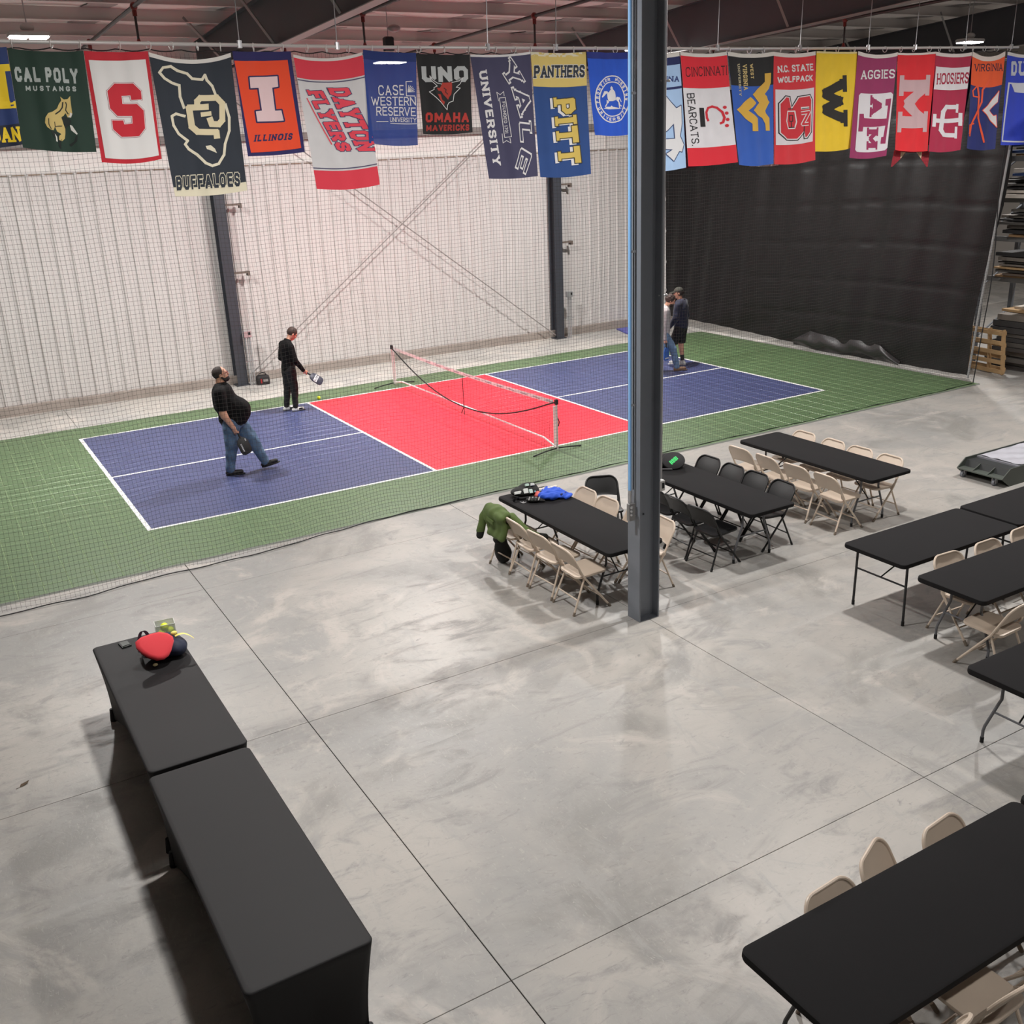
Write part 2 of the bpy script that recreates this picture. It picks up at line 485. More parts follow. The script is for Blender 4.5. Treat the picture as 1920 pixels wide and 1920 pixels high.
wall_column(6.04, 'dark grey wall column at the right end of the crossed rods')
wall_column(14.8, 'dark grey wall column hidden behind the black tarp')
for x, lab in ((-2.52, 'metal floor box stand with three conduits beside the left wall column'), (6.27, 'metal floor box stand with conduits beside the right wall column')):
    t = thing('conduit_stand', lab, 'conduit', (x, 5.63, 0))
    for dx in (-0.05, 0.0, 0.05): MB().tube([(dx, 0, 0.0), (dx, 0, 1.12)], 0.016, 8).build('conduit', M_galv, t)
    MB().bbox((0, 0, 1.18), (0.17, 0.10, 0.15), 0.012).build('box', M_galv, t, None)
    MB().box((0.04, -0.052, 1.19), (0.05, 0.006, 0.06)).build('socket', M_black, t, None)
    MB().box((0.02, -0.005, 0.55), (0.26, 0.02, 0.025)).build('strap', M_galv, t, None)
# crossed bracing rods
for a, c2, lab in (((-2.6, 5.84, 0.12), (5.95, 5.84, 6.55), 'thin bracing rod rising to the right across the white wall'),
                   ((5.92, 5.80, 0.10), (-2.6, 5.80, 6.45), 'thin bracing rod rising to the left across the white wall')):
    tag(MB().tube([a, c2], 0.014, 6).build('bracing_rod', mat('rod_grey', (150, 145, 142), 0.5)), lab, 'rod')
# things on the near column
bp = thing('air_pipe', 'thin bright blue pipe running up the left side of the near column', 'pipe', (-2.935, -9.245, 0))
MB().tube([(0, 0, 1.50), (0, 0, 7.0)], 0.016, 10).build('pipe', mat('pipe_blue', (140, 194, 248), 0.35), bp)
MB().tube([(0.045, 0, 1.50), (0.045, 0, 7.0)], 0.006, 6).build('standoff_rail', M_black, bp)
MB().tube([(0, 0, 1.36), (0, 0, 1.50)], 0.017, 10).tube([(0, 0, 1.46), (0, 0, 1.485)], 0.021, 10).build('fitting', M_galv, bp)
MB().bbox((0.0, -0.02, 1.27), (0.075, 0.045, 0.19), 0.006).build('manifold', mat('cast_alloy', (150, 150, 150), 0.45, metal=0.7), bp, None)
for z in (1.33, 1.29, 1.25): MB().tube([(-0.01, -0.05, z), (-0.03, -0.065, z)], 0.012, 8).build('port', M_galv, bp)
for z in (1.30, 1.21): MB().box((0.06, 0, z), (0.06, 0.03, 0.012)).build('clip', M_galv, bp, None)
for z in (2.4, 3.9, 5.3): MB().box((0.03, 0, z), (0.06, 0.03, 0.02)).build('clip', M_galv, bp, None)
cp = thing('outlet_conduit', 'galvanised conduit with a small outlet box on the right side of the near column', 'conduit', (-2.575, -9.30, 0))
MB().tube([(0, 0, 1.57), (0, 0, 7.0)], 0.013, 10).build('pipe', M_galv, cp)
MB().bbox((0, 0, 1.50), (0.065, 0.06, 0.115), 0.008).build('outlet_box', mat('box_pale', (205, 203, 200), 0.4), cp, None)
MB().box((0.008, -0.033, 1.50), (0.028, 0.006, 0.06)).build('socket', M_black, cp, None)
for z in (3.46, 5.4): MB().tube([(-0.05, 0, z), (0.035, -0.01, z)], 0.007, 6).ell((0.035, -0.01, z), (0.014, 0.014, 0.014)).build('clip', M_galv, cp)

# ------------------------------------------------------------------ high bay lights
M_lens = mat('lamp_lens', (255, 255, 255), 0.4, emit=(1.0, 0.97, 0.94), estr=22.0)
M_house = mat('lamp_housing', (200, 198, 195), 0.4)
LLAB = ['bright twin-panel ceiling light at the far left above the rail', 'ceiling light above the court behind the dark blue banner',
        'ceiling light above the right half of the court', 'bright ceiling light at the far right beyond the last banner',
        'ceiling light over the stretch-cover tables', 'ceiling light over the black-chair table', 'ceiling light over the wheeled platform', 'ceiling light over the racking aisle',
        'ceiling light behind the camera on the left', 'ceiling light behind the camera on the right']
for i, (x, y, z, pw) in enumerate(LAMPS):
    t = thing('high_bay_light', LLAB[i], 'ceiling light', (x, y, z), 0, 'high bay lights')
    MB().bbox((0, 0, 0.05), (0.56, 0.34, 0.07), 0.02).build('housing', M_house, t, None)
    for sx in (-0.14, 0.14): MB().box((sx, 0, 0.005), (0.24, 0.30, 0.02)).build('lens', M_lens, t, None)
    MB().ell((0, 0, 0.14), (0.10, 0.10, 0.07)).build('driver', M_house, t)
    hz = roof_z(y)+0.02-z
    MB().tube([(0, 0, 0.18), (0, 0, hz)], 0.008, 6).build('hanger', M_galv, t)
    ld = bpy.data.lights.new('high_bay_glow', 'AREA'); ld.shape = 'RECTANGLE'; ld.size = 0.40; ld.size_y = 0.24
    ld.energy = LAMP_POWER*pw;  ld.color = LAMP_COLOR
    lo = bpy.data.objects.new('high_bay_glow', ld); COL.objects.link(lo); lo.parent = t; lo.location = (0, 0, -0.02)

# ------------------------------------------------------------------ sprinkler pipes
M_pipe = mat('sprinkler_dark', (52, 40, 38), 0.5)
M_red = mat('sprinkler_red', (120, 38, 30), 0.5)
for x, yy, lab in ((-5.55, -1.75, 'dark sprinkler pipe over the left end of the court'), (-2.25, -1.75, 'dark sprinkler pipe just right of the left rafter'),
                   (0.62, -2.0, 'dark sprinkler pipe over the middle of the court'), (6.95, -2.7, 'dark sprinkler pipe just right of the second rafter')):
    t = thing('sprinkler_pipe', lab, 'pipe', (x, 0, 6.74))
    MB().tube([(0, 5.6, -0.04), (0, -20, 0.55)], 0.028, 8).build('pipe', M_pipe, t)
    for y in (yy+3.6, yy, yy-7.0):
        zz = -0.04+(5.6-y)*0.023
        MB().ell((0, y, zz), (0.05, 0.06, 0.055)).tube([(0, y, zz), (0, y, zz-0.12)], 0.03, 8).build('fitting', M_red, t)
        MB().tube([(0, y, zz-0.10), (0, y, zz-0.42)], 0.017, 8).build('drop', M_pipe, t)
        MB().tube([(0, y, zz-0.40), (0, y, zz-0.47)], [0.02, 0.04], 8).build('head', M_red, t)
# black sensor box hung from the roof above the court
t = thing('hanging_sensor', 'small black box hanging from the roof behind the dark blue banner', 'sensor', (-1.15, -0.2, 6.62))
MB().bbox((0, 0, 0), (0.15, 0.12, 0.22), 0.02).build('body', M_black, t, None)
MB().ell((0.12, 0, 0.24), (0.11, 0.10, 0.06)).build('dome', mat('dome_grey', (150, 146, 144), 0.5), t)
MB().tube([(0, 0, 0.1), (0, 0, roof_z(-0.2)+0.05-6.62)], 0.008, 6).build('hanger', M_galv, t)

# ------------------------------------------------------------------ sport court of interlocking tiles
T = 0.3048
CG = lin((74, 110, 60)); 
M_green = mat('tile_green', (88, 112, 76), 0.45, var=0.06, scale=1.5, bump=0.15, bscale=90)
M_blue = mat('tile_blue', (66, 73, 112), 0.42, var=0.06, scale=1.5, bump=0.15, bscale=90)
M_redt = mat('tile_red', (246, 36, 60), 0.42, var=0.03, scale=1.5, bump=0.15, bscale=90)
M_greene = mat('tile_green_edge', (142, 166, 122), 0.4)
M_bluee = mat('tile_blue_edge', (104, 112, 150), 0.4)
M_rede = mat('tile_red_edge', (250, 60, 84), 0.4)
court = thing('sport_court', 'green blue and red plastic tile pickleball court with white lines', 'court floor', (0, 0, 0))
def tile_mb(mb, x, y, k):
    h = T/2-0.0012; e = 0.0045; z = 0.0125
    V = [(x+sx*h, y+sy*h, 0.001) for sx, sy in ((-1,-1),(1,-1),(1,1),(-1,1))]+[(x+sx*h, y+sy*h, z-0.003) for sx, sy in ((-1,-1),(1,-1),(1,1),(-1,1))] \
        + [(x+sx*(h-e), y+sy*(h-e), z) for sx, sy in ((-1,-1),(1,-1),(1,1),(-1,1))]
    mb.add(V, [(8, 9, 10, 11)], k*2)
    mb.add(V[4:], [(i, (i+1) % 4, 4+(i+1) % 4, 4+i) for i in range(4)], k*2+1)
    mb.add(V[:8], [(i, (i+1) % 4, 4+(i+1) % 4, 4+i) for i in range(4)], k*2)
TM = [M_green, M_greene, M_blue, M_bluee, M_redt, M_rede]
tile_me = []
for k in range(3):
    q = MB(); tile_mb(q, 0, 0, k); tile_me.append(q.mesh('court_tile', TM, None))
tiles = []
for i in range(-32, 31):
    for j in range(-15, 13):
        x, y = (i+0.5)*T, (j+0.5)*T
        k = 0
        if abs(x) < 22*T and abs(y) < 10*T: k = 2 if abs(x) < 7*T else 1
        d = (x-CAMP[0])**2+(y-CAMP[1])**2
        vis = x > -8.9
        tiles.append((d if vis else 1e6, x, y, k))
tiles.sort()
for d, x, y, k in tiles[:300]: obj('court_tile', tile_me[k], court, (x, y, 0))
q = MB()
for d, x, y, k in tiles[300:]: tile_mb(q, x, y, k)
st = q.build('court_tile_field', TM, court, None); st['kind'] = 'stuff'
# sloped rubber edge strips
M_edge = mat('edge_strip', (104, 108, 100), 0.7)
xa, xb, ya, yb = -32*T, 31*T, -15*T, 13*T
def ramp_strip(p, q_, nrm):
    p, q_, nrm = Vector(p), Vector(q_), Vector(nrm)*0.045
    MB().add([p+Vector((0, 0, 0.012)), q_+Vector((0, 0, 0.012)), q_+nrm+Vector((0, 0, 0.002)), p+nrm+Vector((0, 0, 0.002)), p, q_], [(0, 1, 2, 3), (4, 5, 2, 3)]).build('edge_strip', M_edge, court, None)
ramp_strip((xa, ya, 0), (xb, ya, 0), (0, -1, 0)); ramp_strip((xa, yb, 0), (xb, yb, 0), (0, 1, 0)); ramp_strip((xb, ya, 0), (xb, yb, 0), (1, 0, 0))
M_line = mat('line_white', (232, 232, 228), 0.5)
lw = 0.05; z0 = 0.0133
def line(cx, cy, sx, sy): MB().box((cx, cy, z0), (sx, sy, 0.0014)).build('line', M_line, court, None)
HX, HY, KX = 22*T, 10*T, 7*T
for s in (-1, 1):
    line(s*(HX-lw/2), 0, lw*1.25, 2*HY); line(0, s*(HY-lw/2), 2*HX-2*lw, lw)
    line(s*(KX+lw/2), 0, lw, 2*HY-2*lw); line(s*(KX+lw+HX-lw)/2, 0, HX-KX-2*lw, lw)

# ------------------------------------------------------------------ portable pickleball net
M_white = mat('net_white', (228, 222, 222), 0.5)
pn = thing('pickleball_net', 'low portable net with white top band standing across the red zone', 'net', (0, 0, 0.0))
for s in (-1, 1):
    y = s*3.33
    MB().tube([(0, y, 0.06), (0, y, 0.90)], 0.019, 10).build('post', mat('post_pale', (208, 196, 196), 0.45), pn)
    MB().bbox((0, y, 0.875), (0.05, 0.05, 0.09), 0.01).build('post_cap', M_black, pn, None)
    MB().tube([(-0.5, y-0.03, 0.024), (-0.25, y-0.01, 0.055), (0, y, 0.075), (0.25, y+0.01, 0.055), (0.5, y+0.03, 0.024)], 0.012, 8).build('foot', M_black, pn)
    MB().bbox((0, y-s*0.05, 0.42), (0.012, 0.10, 0.74), 0.003).build('sleeve', M_white, pn, None)
    MB().tube([(0.02, y, 0.60), (0.05, y, 0.52), (0.03, y, 0.45)], 0.010, 6).build('strap', M_black, pn)
MB().tube([(0, -3.30, 0.085), (0, -2.9, 0.17), (0, -2.5, 0.17), (0, 2.5, 0.17), (0, 2.9, 0.17), (0, 3.30, 0.085)], 0.017, 8).build('base_bar', M_white, pn)
def band(t): return 0.885-0.045*math.sin(math.pi*(t+3.25)/6.5)
MB().grid(lambda u, v: (0.004*math.sin(u*60), -3.22+6.44*u, band(-3.22+6.44*u)-0.062*v), 60, 2).grid(lambda u, v: (0.012, -3.22+6.44*u, band(-3.22+6.44*u)-0.062*v), 60, 2).build('top_band', M_white, pn)
lt = MB()
for k in range(12):
    y = 2.4-k*0.42
    lt.box((-0.006, y-0.9, band(y-0.9)-0.031), (0.002, 0.22, 0.018))
lt.build('band_print', mat('band_grey', (176, 160, 166), 0.6), pn, None)
nb = MB(); zlow = 0.20
for k in range(150):
    y = -3.22+6.44*k/149; nb.tube([(0.004, y, zlow), (0.004, y, band(y)-0.05)], 0.0011, 3, caps=False)
for k in range(15):
    z = zlow+k*0.0445; nb.tube([(0.004, -3.22, z), (0.004, 0, z-0.0), (0.004, 3.22, z)], 0.0011, 3, caps=False)
o = nb.build('mesh', mat('net_mesh_dark', (40, 36, 36), 0.8), pn, None); o['kind'] = 'stuff'
sag = [(-0.02, 3.30-6.60*t, 0.86-0.70*(1-(2*t-1)**2)**1.1*(1.0 if True else 0)) for t in [i/36 for i in range(37)]]
MB().tube(sag, 0.013, 6).build('tension_strap', M_black, pn)
MB().tube([(-0.012, 0.0, 0.17), (-0.012, 0.0, band(0)-0.05)], 0.008, 6).tube([(-0.04, 0.06, 0.02), (-0.012, 0.0, 0.16), (-0.04, -0.06, 0.02)], 0.008, 6).build('centre_support', M_black, pn)
# pickleball on the court line
M_ball = mat('ball_yellow', (226, 240, 40), 0.5)
tag(MB().ell((-1.85, 3.15, 0.0505), (0.037, 0.037, 0.037), None, 16, 10).build('ball', M_ball), 'bright yellow ball lying at the far edge of the red zone', 'ball')

# ------------------------------------------------------------------ barrier netting on a rail
RX_ = [(-9.6, 6.13), (-7.57, 6.13), (-3.5, 6.12), (-0.7, 6.14), (2.8, 6.17), (8.87, 6.26), (9.42, 6.27)]
def rail_z(x):
    for (a, za), (c2, zc) in zip(RX_, RX_[1:]):
        if x <= c2: return za+(zc-za)*(x-a)/(c2-a)
    return RX_[-1][1]
NY = -4.60
rail = thing('net_rail', 'long pale pipe rail carrying the row of banners', 'rail', (0, 0, 0))
MB().tube([(-9.6+19.0*i/60, NY, rail_z(-9.6+19.0*i/60)) for i in range(61)], 0.021, 10).build('pipe', mat('rail_pale', (200, 196, 192), 0.35), rail)
x = -9.2; hk = mat('hook_white', (225, 222, 218), 0.35)
ring = MB().tube([(0, 0.034*math.cos(2*math.pi*i/14), 0.044*math.sin(2*math.pi*i/14)-0.02) for i in range(14)], 0.0055, 6, closed=True).mesh('hook', hk)
while x < 9.3:
    h = obj('hook', ring, rail, (x, NY, rail_z(x))); h.rotation_euler = (0, 0, random.uniform(-0.7, 0.7)); x += random.uniform(0.24, 0.42)
for x in (-7.9, -5.05, -3.85, -1.75, -0.68, 1.0, 2.2, 3.9, 5.45, 6.6, 7.9, 9.2):
    MB().tube([(x, NY, rail_z(x)), (x+0.03, NY, roof_z(NY)+0.04)], 0.006, 6).tube([(x, NY, rail_z(x)-0.03), (x, NY, rail_z(x)+0.05)], 0.03, 8).build('hanger', M_galv, rail)
ROPE = [(-9.6, -4.99), (-8.78, -4.97), (-7.91, -4.97), (-7.14, -4.88), (-6.65, -4.86), (-5.86, -4.87), (-4.66, -4.72), (-3.92, -4.60), (-2.37, -4.57), (-1.21, -4.54), (0.65, -4.52), (1.55, -4.50),
        (2.23, -4.50), (4.34, -4.52), (5.89, -4.50), (8.1, -4.54), (9.35, -4.50)]
def rope_y(x):
    for (a, ya_), (c2, yc) in zip(ROPE, ROPE[1:]):
        if x <= c2:
            t = (x-a)/(c2-a); t = t*t*(3-2*t); return ya_+(yc-ya_)*t+0.012*math.sin(x*5.1)
    return ROPE[-1][1]
def net_pt(x, z):
    zt = rail_z(x)-0.075
    f = max(0.0, 1-z/2.2)**2
    y = NY+(rope_y(x)-NY)*f+0.018*math.sin(x*1.7+z*0.8)+0.012*math.sin(x*4.3-z*1.9)
    return (x+0.018*math.sin(z*2.3+x*0.9)+0.03*f*math.sin(x*3.1), y, z+0.012*math.sin(x*2.7)+0.015*(zt-z)/zt*math.sin(x*6.3))
netting = thing('barrier_net', 'tall fine black barrier netting hanging from the rail to the floor', 'netting', (0, 0, 0))
nx, nz = int(18.9/0.05), int(6.04/0.05)
nm = MB()
for i in range(nx+1):
    x = -9.5+0.05*i
    nm.tube([net_pt(x, max(0.03, 6.04*k/26+(rail_z(x)-6.13)*k/26)) for k in range(27)], 0.0015, 3, caps=False)
for k in range(1, nz+1):
    nm.tube([net_pt(-9.5+18.9*i/150, 0.05*k+(rail_z(-9.5+18.9*i/150)-6.13)*k/nz) for i in range(151)], 0.0015, 3, caps=False)
o = nm.build('mesh', mat('net_black', (46, 40, 38), 0.8), netting, None); o['kind'] = 'stuff'
MB().tube([(x, rope_y(x), 0.016+0.004*math.sin(x*9)) for x in [-9.5+0.12*i for i in range(158)]], 0.0075, 6).build('bottom_rope', M_black, netting)
def top_rope(x): return rail_z(x)-0.055-0.025*abs(math.sin(x*9.3))
MB().tube([(x, NY, top_rope(x)) for x in [-9.5+0.06*i for i in range(316)]], 0.007, 5).build('top_rope', M_black, netting)
MB().tube([net_pt(9.38, 6.1*k/20+0.02) for k in range(21)], 0.010, 6).build('side_rope', M_black, netting)

# ================================================================== FURNITURE
M_tan = mat('chair_tan', (208, 191, 173), 0.38, var=0.03, scale=5)
M_tand = mat('chair_tan_panel', (201, 184, 166), 0.42, var=0.03, scale=5)
M_blk = mat('chair_black', (14, 14, 15), 0.42)
M_blkd = mat('chair_black_panel', (15, 15, 16), 0.42)
M_cap = mat('foot_cap', (120, 108, 94), 0.6)
M_capb = mat('foot_cap_black', (18, 18, 18), 0.7)
M_cover = mat('table_cover', (26, 25, 26), 0.85, var=0.05, scale=3, spec=0.2, bump=0.05, bscale=300)
M_span = mat('spandex_cover', (28, 27, 28), 0.62, var=0.04, scale=2, spec=0.3)
M_legk = mat('leg_black', (32, 32, 34), 0.45)
M_legg = mat('leg_grey', (98, 99, 103), 0.45)

def arc(c, r, a0, a1, n):
    return [(c[0]+r*math.cos(a0+(a1-a0)*i/n), c[1]+r*math.sin(a0+(a1-a0)*i/n)) for i in range(n+1)]
def make_chair(name, label, fm, pm_, cm):
    """steel folding chair facing +x, origin on the floor"""
    t = thing(name, label, 'chair')
    hw = 0.213
    # uprights run from the front feet up to the back top
    def upright(z):                       # x of the upright at height z
        if z < 0.42: return 0.235-(z/0.42)*0.335
        k = (z-0.42)/0.36; return -0.10-0.19*k
    for s in (-1, 1):
        l = MB().tube([(upright(0.02), s*hw, 0.02), (upright(0.2), s*hw, 0.2), (upright(0.42), s*hw, 0.42), (upright(0.50), s*hw, 0.50)], 0.0125, 8).build('front_leg', fm, t)
        MB().tube([(upright(0.0), s*hw, 0.0), (upright(0.045), s*hw, 0.045)], 0.0155, 8).build('foot_cap', cm, l)
        l = MB().tube([(-0.075, s*(hw-0.028), 0.435), (-0.245, s*(hw+0.005), 0.02)], 0.0115, 8).build('rear_leg', fm, t)
        MB().tube([(-0.237, s*(hw+0.004), 0.04), (-0.2535, s*(hw+0.006), 0.0)], 0.0145, 8).build('foot_cap', cm, l)
        MB().tube([(-0.172, s*(hw-0.012), 0.56), (-0.145, s*(hw-0.018), 0.47), (-0.09, s*(hw-0.022), 0.425)], 0.009, 6).build('hinge_link', fm, t)
    # inverted U of the back
    P = [(-hw, 0.50), (-hw, 0.62)]+arc((-hw+0.10, 0.67), 0.10, math.pi, math.pi/2, 6)+arc((hw-0.10, 0.67), 0.10, math.pi/2, 0, 6)+[(hw, 0.62), (hw, 0.50)]
    def bend(y): return -0.018*(1-(y/hw)**2)
    MB().tube([(upright(z)+bend(y), y, z) for y, z in P], 0.0125, 8).build('back_frame', fm, t)
    def back(u, v):
        z = 0.755-0.225*v; hwz = hw-0.008
        if z > 0.67: hwz = hw-0.10+math.sqrt(max(0, 0.0093-(z-0.67)**2))-0.004
        y = (2*u-1)*hwz
        return (upright(z)+bend(y)-0.004+0.006*math.sin(v*math.pi), y, z-0.018*(1-(2*u-1)**2)*(v > 0.99)*-1)
    bk = MB().grid(back, 10, 8).grid(lambda u, v: tuple(np.array(back(u, v))+np.array([-0.010, 0, 0.002])), 10, 8)
    bk.build('backrest', pm_, t, 50)
    # dished seat with rolled rim
    def ring(k, z): return [(0.02+x*k, y*k, z+0.010*(x/0.2)) for x, y in rrect(0.41, 0.40, 0.07, 5)]
    MB().loft([ring(0.93, 0.412), ring(0.985, 0.416), ring(1.0, 0.428), ring(0.985, 0.441), ring(0.93, 0.444), ring(0.70, 0.437), ring(0.3, 0.432)]).build('seat', pm_, t, 50)
    MB().tube([(upright(0.15), -hw, 0.15), (upright(0.15), hw, 0.15)], 0.009, 6).build('stretcher', fm, t)
    MB().tube([(-0.185, -hw, 0.165), (-0.185, hw, 0.165)], 0.009, 6).build('stretcher', fm, t)
    return t
tan0 = make_chair('folding_chair', '', M_tan, M_tand, M_cap)
blk0 = make_chair('folding_chair', '', M_blk, M_blkd, M_capb)
_first = {'tan': tan0, 'black': blk0}; _used = set()
def chair(kind, x, y, deg, label, group):
    a = math.radians(deg)
    if kind not in _used:
        _used.add(kind); o = _first[kind]; o.location = (x, y, 0); o.rotation_euler = (0, 0, a); o['label'] = label; o['group'] = group
        return o
    return dup(_first[kind], (x, y, 0), a, label, group)
ORD = ['farthest from', 'second farthest from', 'second nearest to', 'nearest to']
for i, (y, d) in enumerate(((-7.13, 3), (-7.60, -2), (-8.07, 3), (-8.58, -2))):
    lab = ['tan folding chair with the green coat over its back', 'tan folding chair with a green sleeve on its seat', 'tan folding chair between the green-coat pair and the last one by the column',
           'tan folding chair with empty seat just left of the grey column base'][i]
    chair('tan', -3.10, y, d, lab, 'chairs along the left side of the table with the blue jersey')
for i, (y, d) in enumerate(((-7.17, 180), (-7.64, 183), (-8.11, 178), (-8.58, 177))):
    lab = ['tan chair back showing right behind the blue jersey', 'tan chair back right of the blue jersey near the column', 'tan folding chair mostly hidden by the grey column', 'tan folding chair peeking out right of the grey column'][i]
    chair('tan', -2.31 if i < 2 else -2.21, y, d, lab, 'chairs along the right side of the table with the blue jersey')
chair('black', -1.70, -7.09, -113, 'black folding chair pushed askew behind the tan chairs by the blue jersey', 'black folding chairs')
for i, (y, d) in enumerate(((-7.58, 2), (-8.04, -2), (-8.50, 3))):
    chair('black', -1.05-0.02*i, y, d, ['black folding chair partly hidden behind the column and its outlet box', 'black folding chair in the middle of the left side of its table', 'black folding chair nearest the camera left of the black-chair table'][i], 'black folding chairs')
for i, (y, d) in enumerate(((-7.06, 182), (-7.52, 178), (-7.97, 181), (-8.43, 177))):
    chair('black', -0.17, y, d, ['black chair back right beside the black bag with green letters', 'second black chair back from the bag with green letters', 'third black chair back from the bag with green letters', 'black chair at the near right corner of its table'][i], 'black folding chairs')
for i, (y, d) in enumerate(((-6.92, 2), (-7.47, -3), (-7.99, 2), (-8.54, -3))):
    chair('tan', 1.01, y, d, 'tan chair left of the rear right table, %s the court' % ['closest to', 'second closest to', 'third closest to', 'farthest from'][i], 'tan chairs at the rear right table')
for i, (y, d) in enumerate(((-6.95, 180), (-7.50, 178), (-8.00, 182), (-8.50, 179))):
    chair('tan', 1.75, y, d, 'tan chair behind the rear right table, %s the court' % ['closest to', 'second closest to', 'third closest to', 'farthest from'][i], 'tan chairs at the rear right table')
for i, (x, y, d) in enumerate(((-0.31, -11.41, -93), (0.31, -11.43, -90), (0.94, -11.41, -88))):
    chair('tan', x, y, d, ['tan chair back between two long tables, leftmost', 'tan chair back between two long tables, middle', 'tan chair back between two long tables at the right edge'][i], 'chairs between the right-hand tables')
chair('tan', -0.70, -12.00, 93, 'tan folding chair turned toward the right tables with light on its seat', 'chairs between the right-hand tables')
for i, (x, y, d) in enumerate(((-5.05, -14.23, -86), (-4.50, -14.13, -67), (-4.01, -14.20, -84))):
    chair('tan', x, y, d, ['tan chair back behind the nearest right table, closest to its left corner', 'tan chair back behind the nearest right table, middle one turned', 'tan chair back behind the nearest right table, highest in the photo'][i], 'chairs at the nearest right table')
for i, (x, y, d) in enumerate(((-5.36, -14.70, 97), (-4.70, -14.70, 92), (-3.95, -14.70, 90))):
    chair('tan', x, y, d, ['tan chair with only its top bar showing at the bottom edge', 'tan chair at the bottom right corner of the photo', 'tan folding chair past the bottom right corner'][i], 'chairs at the nearest right table')

# ------------------------------------------------------------------ folding tables
def leg_frame(t, y, kind, M, w_):
    """one leg frame of a table whose long axis is local y"""
    s = 1 if y > 0 else -1
    if kind == 'wish':
        for sx in (-1, 1):
            l = MB().tube([(sx*0.17, y, 0.70), (sx*0.17, y, 0.47), (sx*0.19, y, 0.42), (sx*0.285, y, 0.16), (sx*0.295, y, 0.11), (sx*0.295, y, 0.02)], 0.0135, 8).build('leg', M, t)
            MB().tube([(sx*0.295, y, 0.0), (sx*0.295, y, 0.05)], 0.0165, 8).build('foot_cap', M_capb, l)
        MB().tube([(-0.225, y, 0.325), (0.225, y, 0.325)], 0.010, 6).build('crossbar', M, t)
        MB().tube([(-0.17, y, 0.66), (0.17, y, 0.66)], 0.010, 6).build('crossbar', M, t)
    else:
        for sx in (-1, 1):
            l = MB().tube([(sx*(w_/2-0.08), y, 0.70), (sx*(w_/2-0.07), y, 0.02)], 0.0135, 8).build('leg', M, t)
            MB().tube([(sx*(w_/2-0.07), y, 0.0), (sx*(w_/2-0.07), y, 0.05)], 0.0165, 8).build('foot_cap', M_capb, l)
        MB().tube([(-w_/2+0.08, y, 0.44), (w_/2-0.08, y, 0.44)], 0.011, 6).build('crossbar', M, t)
    MB().tube([(0, y, 0.44 if kind != 'wish' else 0.325), (0.0, y-s*0.22, 0.52), (0, y-s*0.42, 0.70)], 0.008, 6).build('brace', M_legk, t)
def table(label, cx, cy, L, w_, rz, legs, lm, grp, inset=0.34):
    t = thing('folding_table', label, 'table', (cx, cy, 0), rz, grp)
    sh = random.Random(label)
    ph = sh.random()*6
    def ring(k, z, wob=0.0):
        return [(x-math.copysign(k, x), y-math.copysign(k, y), z+wob*math.sin(7*x+ph)*math.sin(9*y+ph)) for x, y in rrect(w_, L, 0.055, 5)]
    rings = [ring(0.03, 0.692, 0.0), ring(0.004, 0.694, 0.006), ring(0, 0.708, 0.003), ring(-0.002, 0.728), ring(0.003, 0.738), ring(0.012, 0.742)]
    MB().loft(rings).build('fitted_cover', M_cover, t, 60)
    for s in (-1, 1): leg_frame(t, s*(L/2-inset), legs, lm, w_)
    return t
TB = 'black-covered folding tables'
table('black-covered table holding the blue jersey and bags, left of the column', -2.675, -7.83, 2.40, 0.76, 0, 'wish', M_legk, TB)
table('black-covered table ringed by black chairs right of the column', -0.645, -7.82, 2.42, 0.72, 0, 'wish', M_legg, TB)
table('black-covered table ringed by tan chairs at the rear right', 1.445, -7.79, 2.42, 0.78, 0, 'wish', M_legg, TB)
table('black-covered table with straight black legs and no chairs, right side', 0.105, -10.645, 1.89, 0.80, math.pi/2, 'straight', M_legk, TB, 0.16)
table('black-covered table at the right edge butted to the straight-legged one', 2.02, -10.62, 1.85, 0.78, math.pi/2, 'straight', M_legk, TB, 0.16)
table('black-covered table in front of the straight-legged one, two chairs behind it', 0.28, -11.65, 2.46, 0.76, math.pi/2, 'wish', M_legg, TB, 0.30)
table('black-covered table cut off by the right edge at mid height', -0.92, -13.09, 2.44, 0.78, math.pi/2, 'wish', M_legg, TB, 0.22)
table('large black-covered table in the bottom right corner', -4.60, -14.385, 2.40, 0.77, math.pi/2, 'wish', M_legk, TB, 0.30)
table('black-covered table sliver at the right edge behind the nearest table', -2.17, -14.385, 2.40, 0.77, math.pi/2, 'wish', M_legk, TB, 0.30)

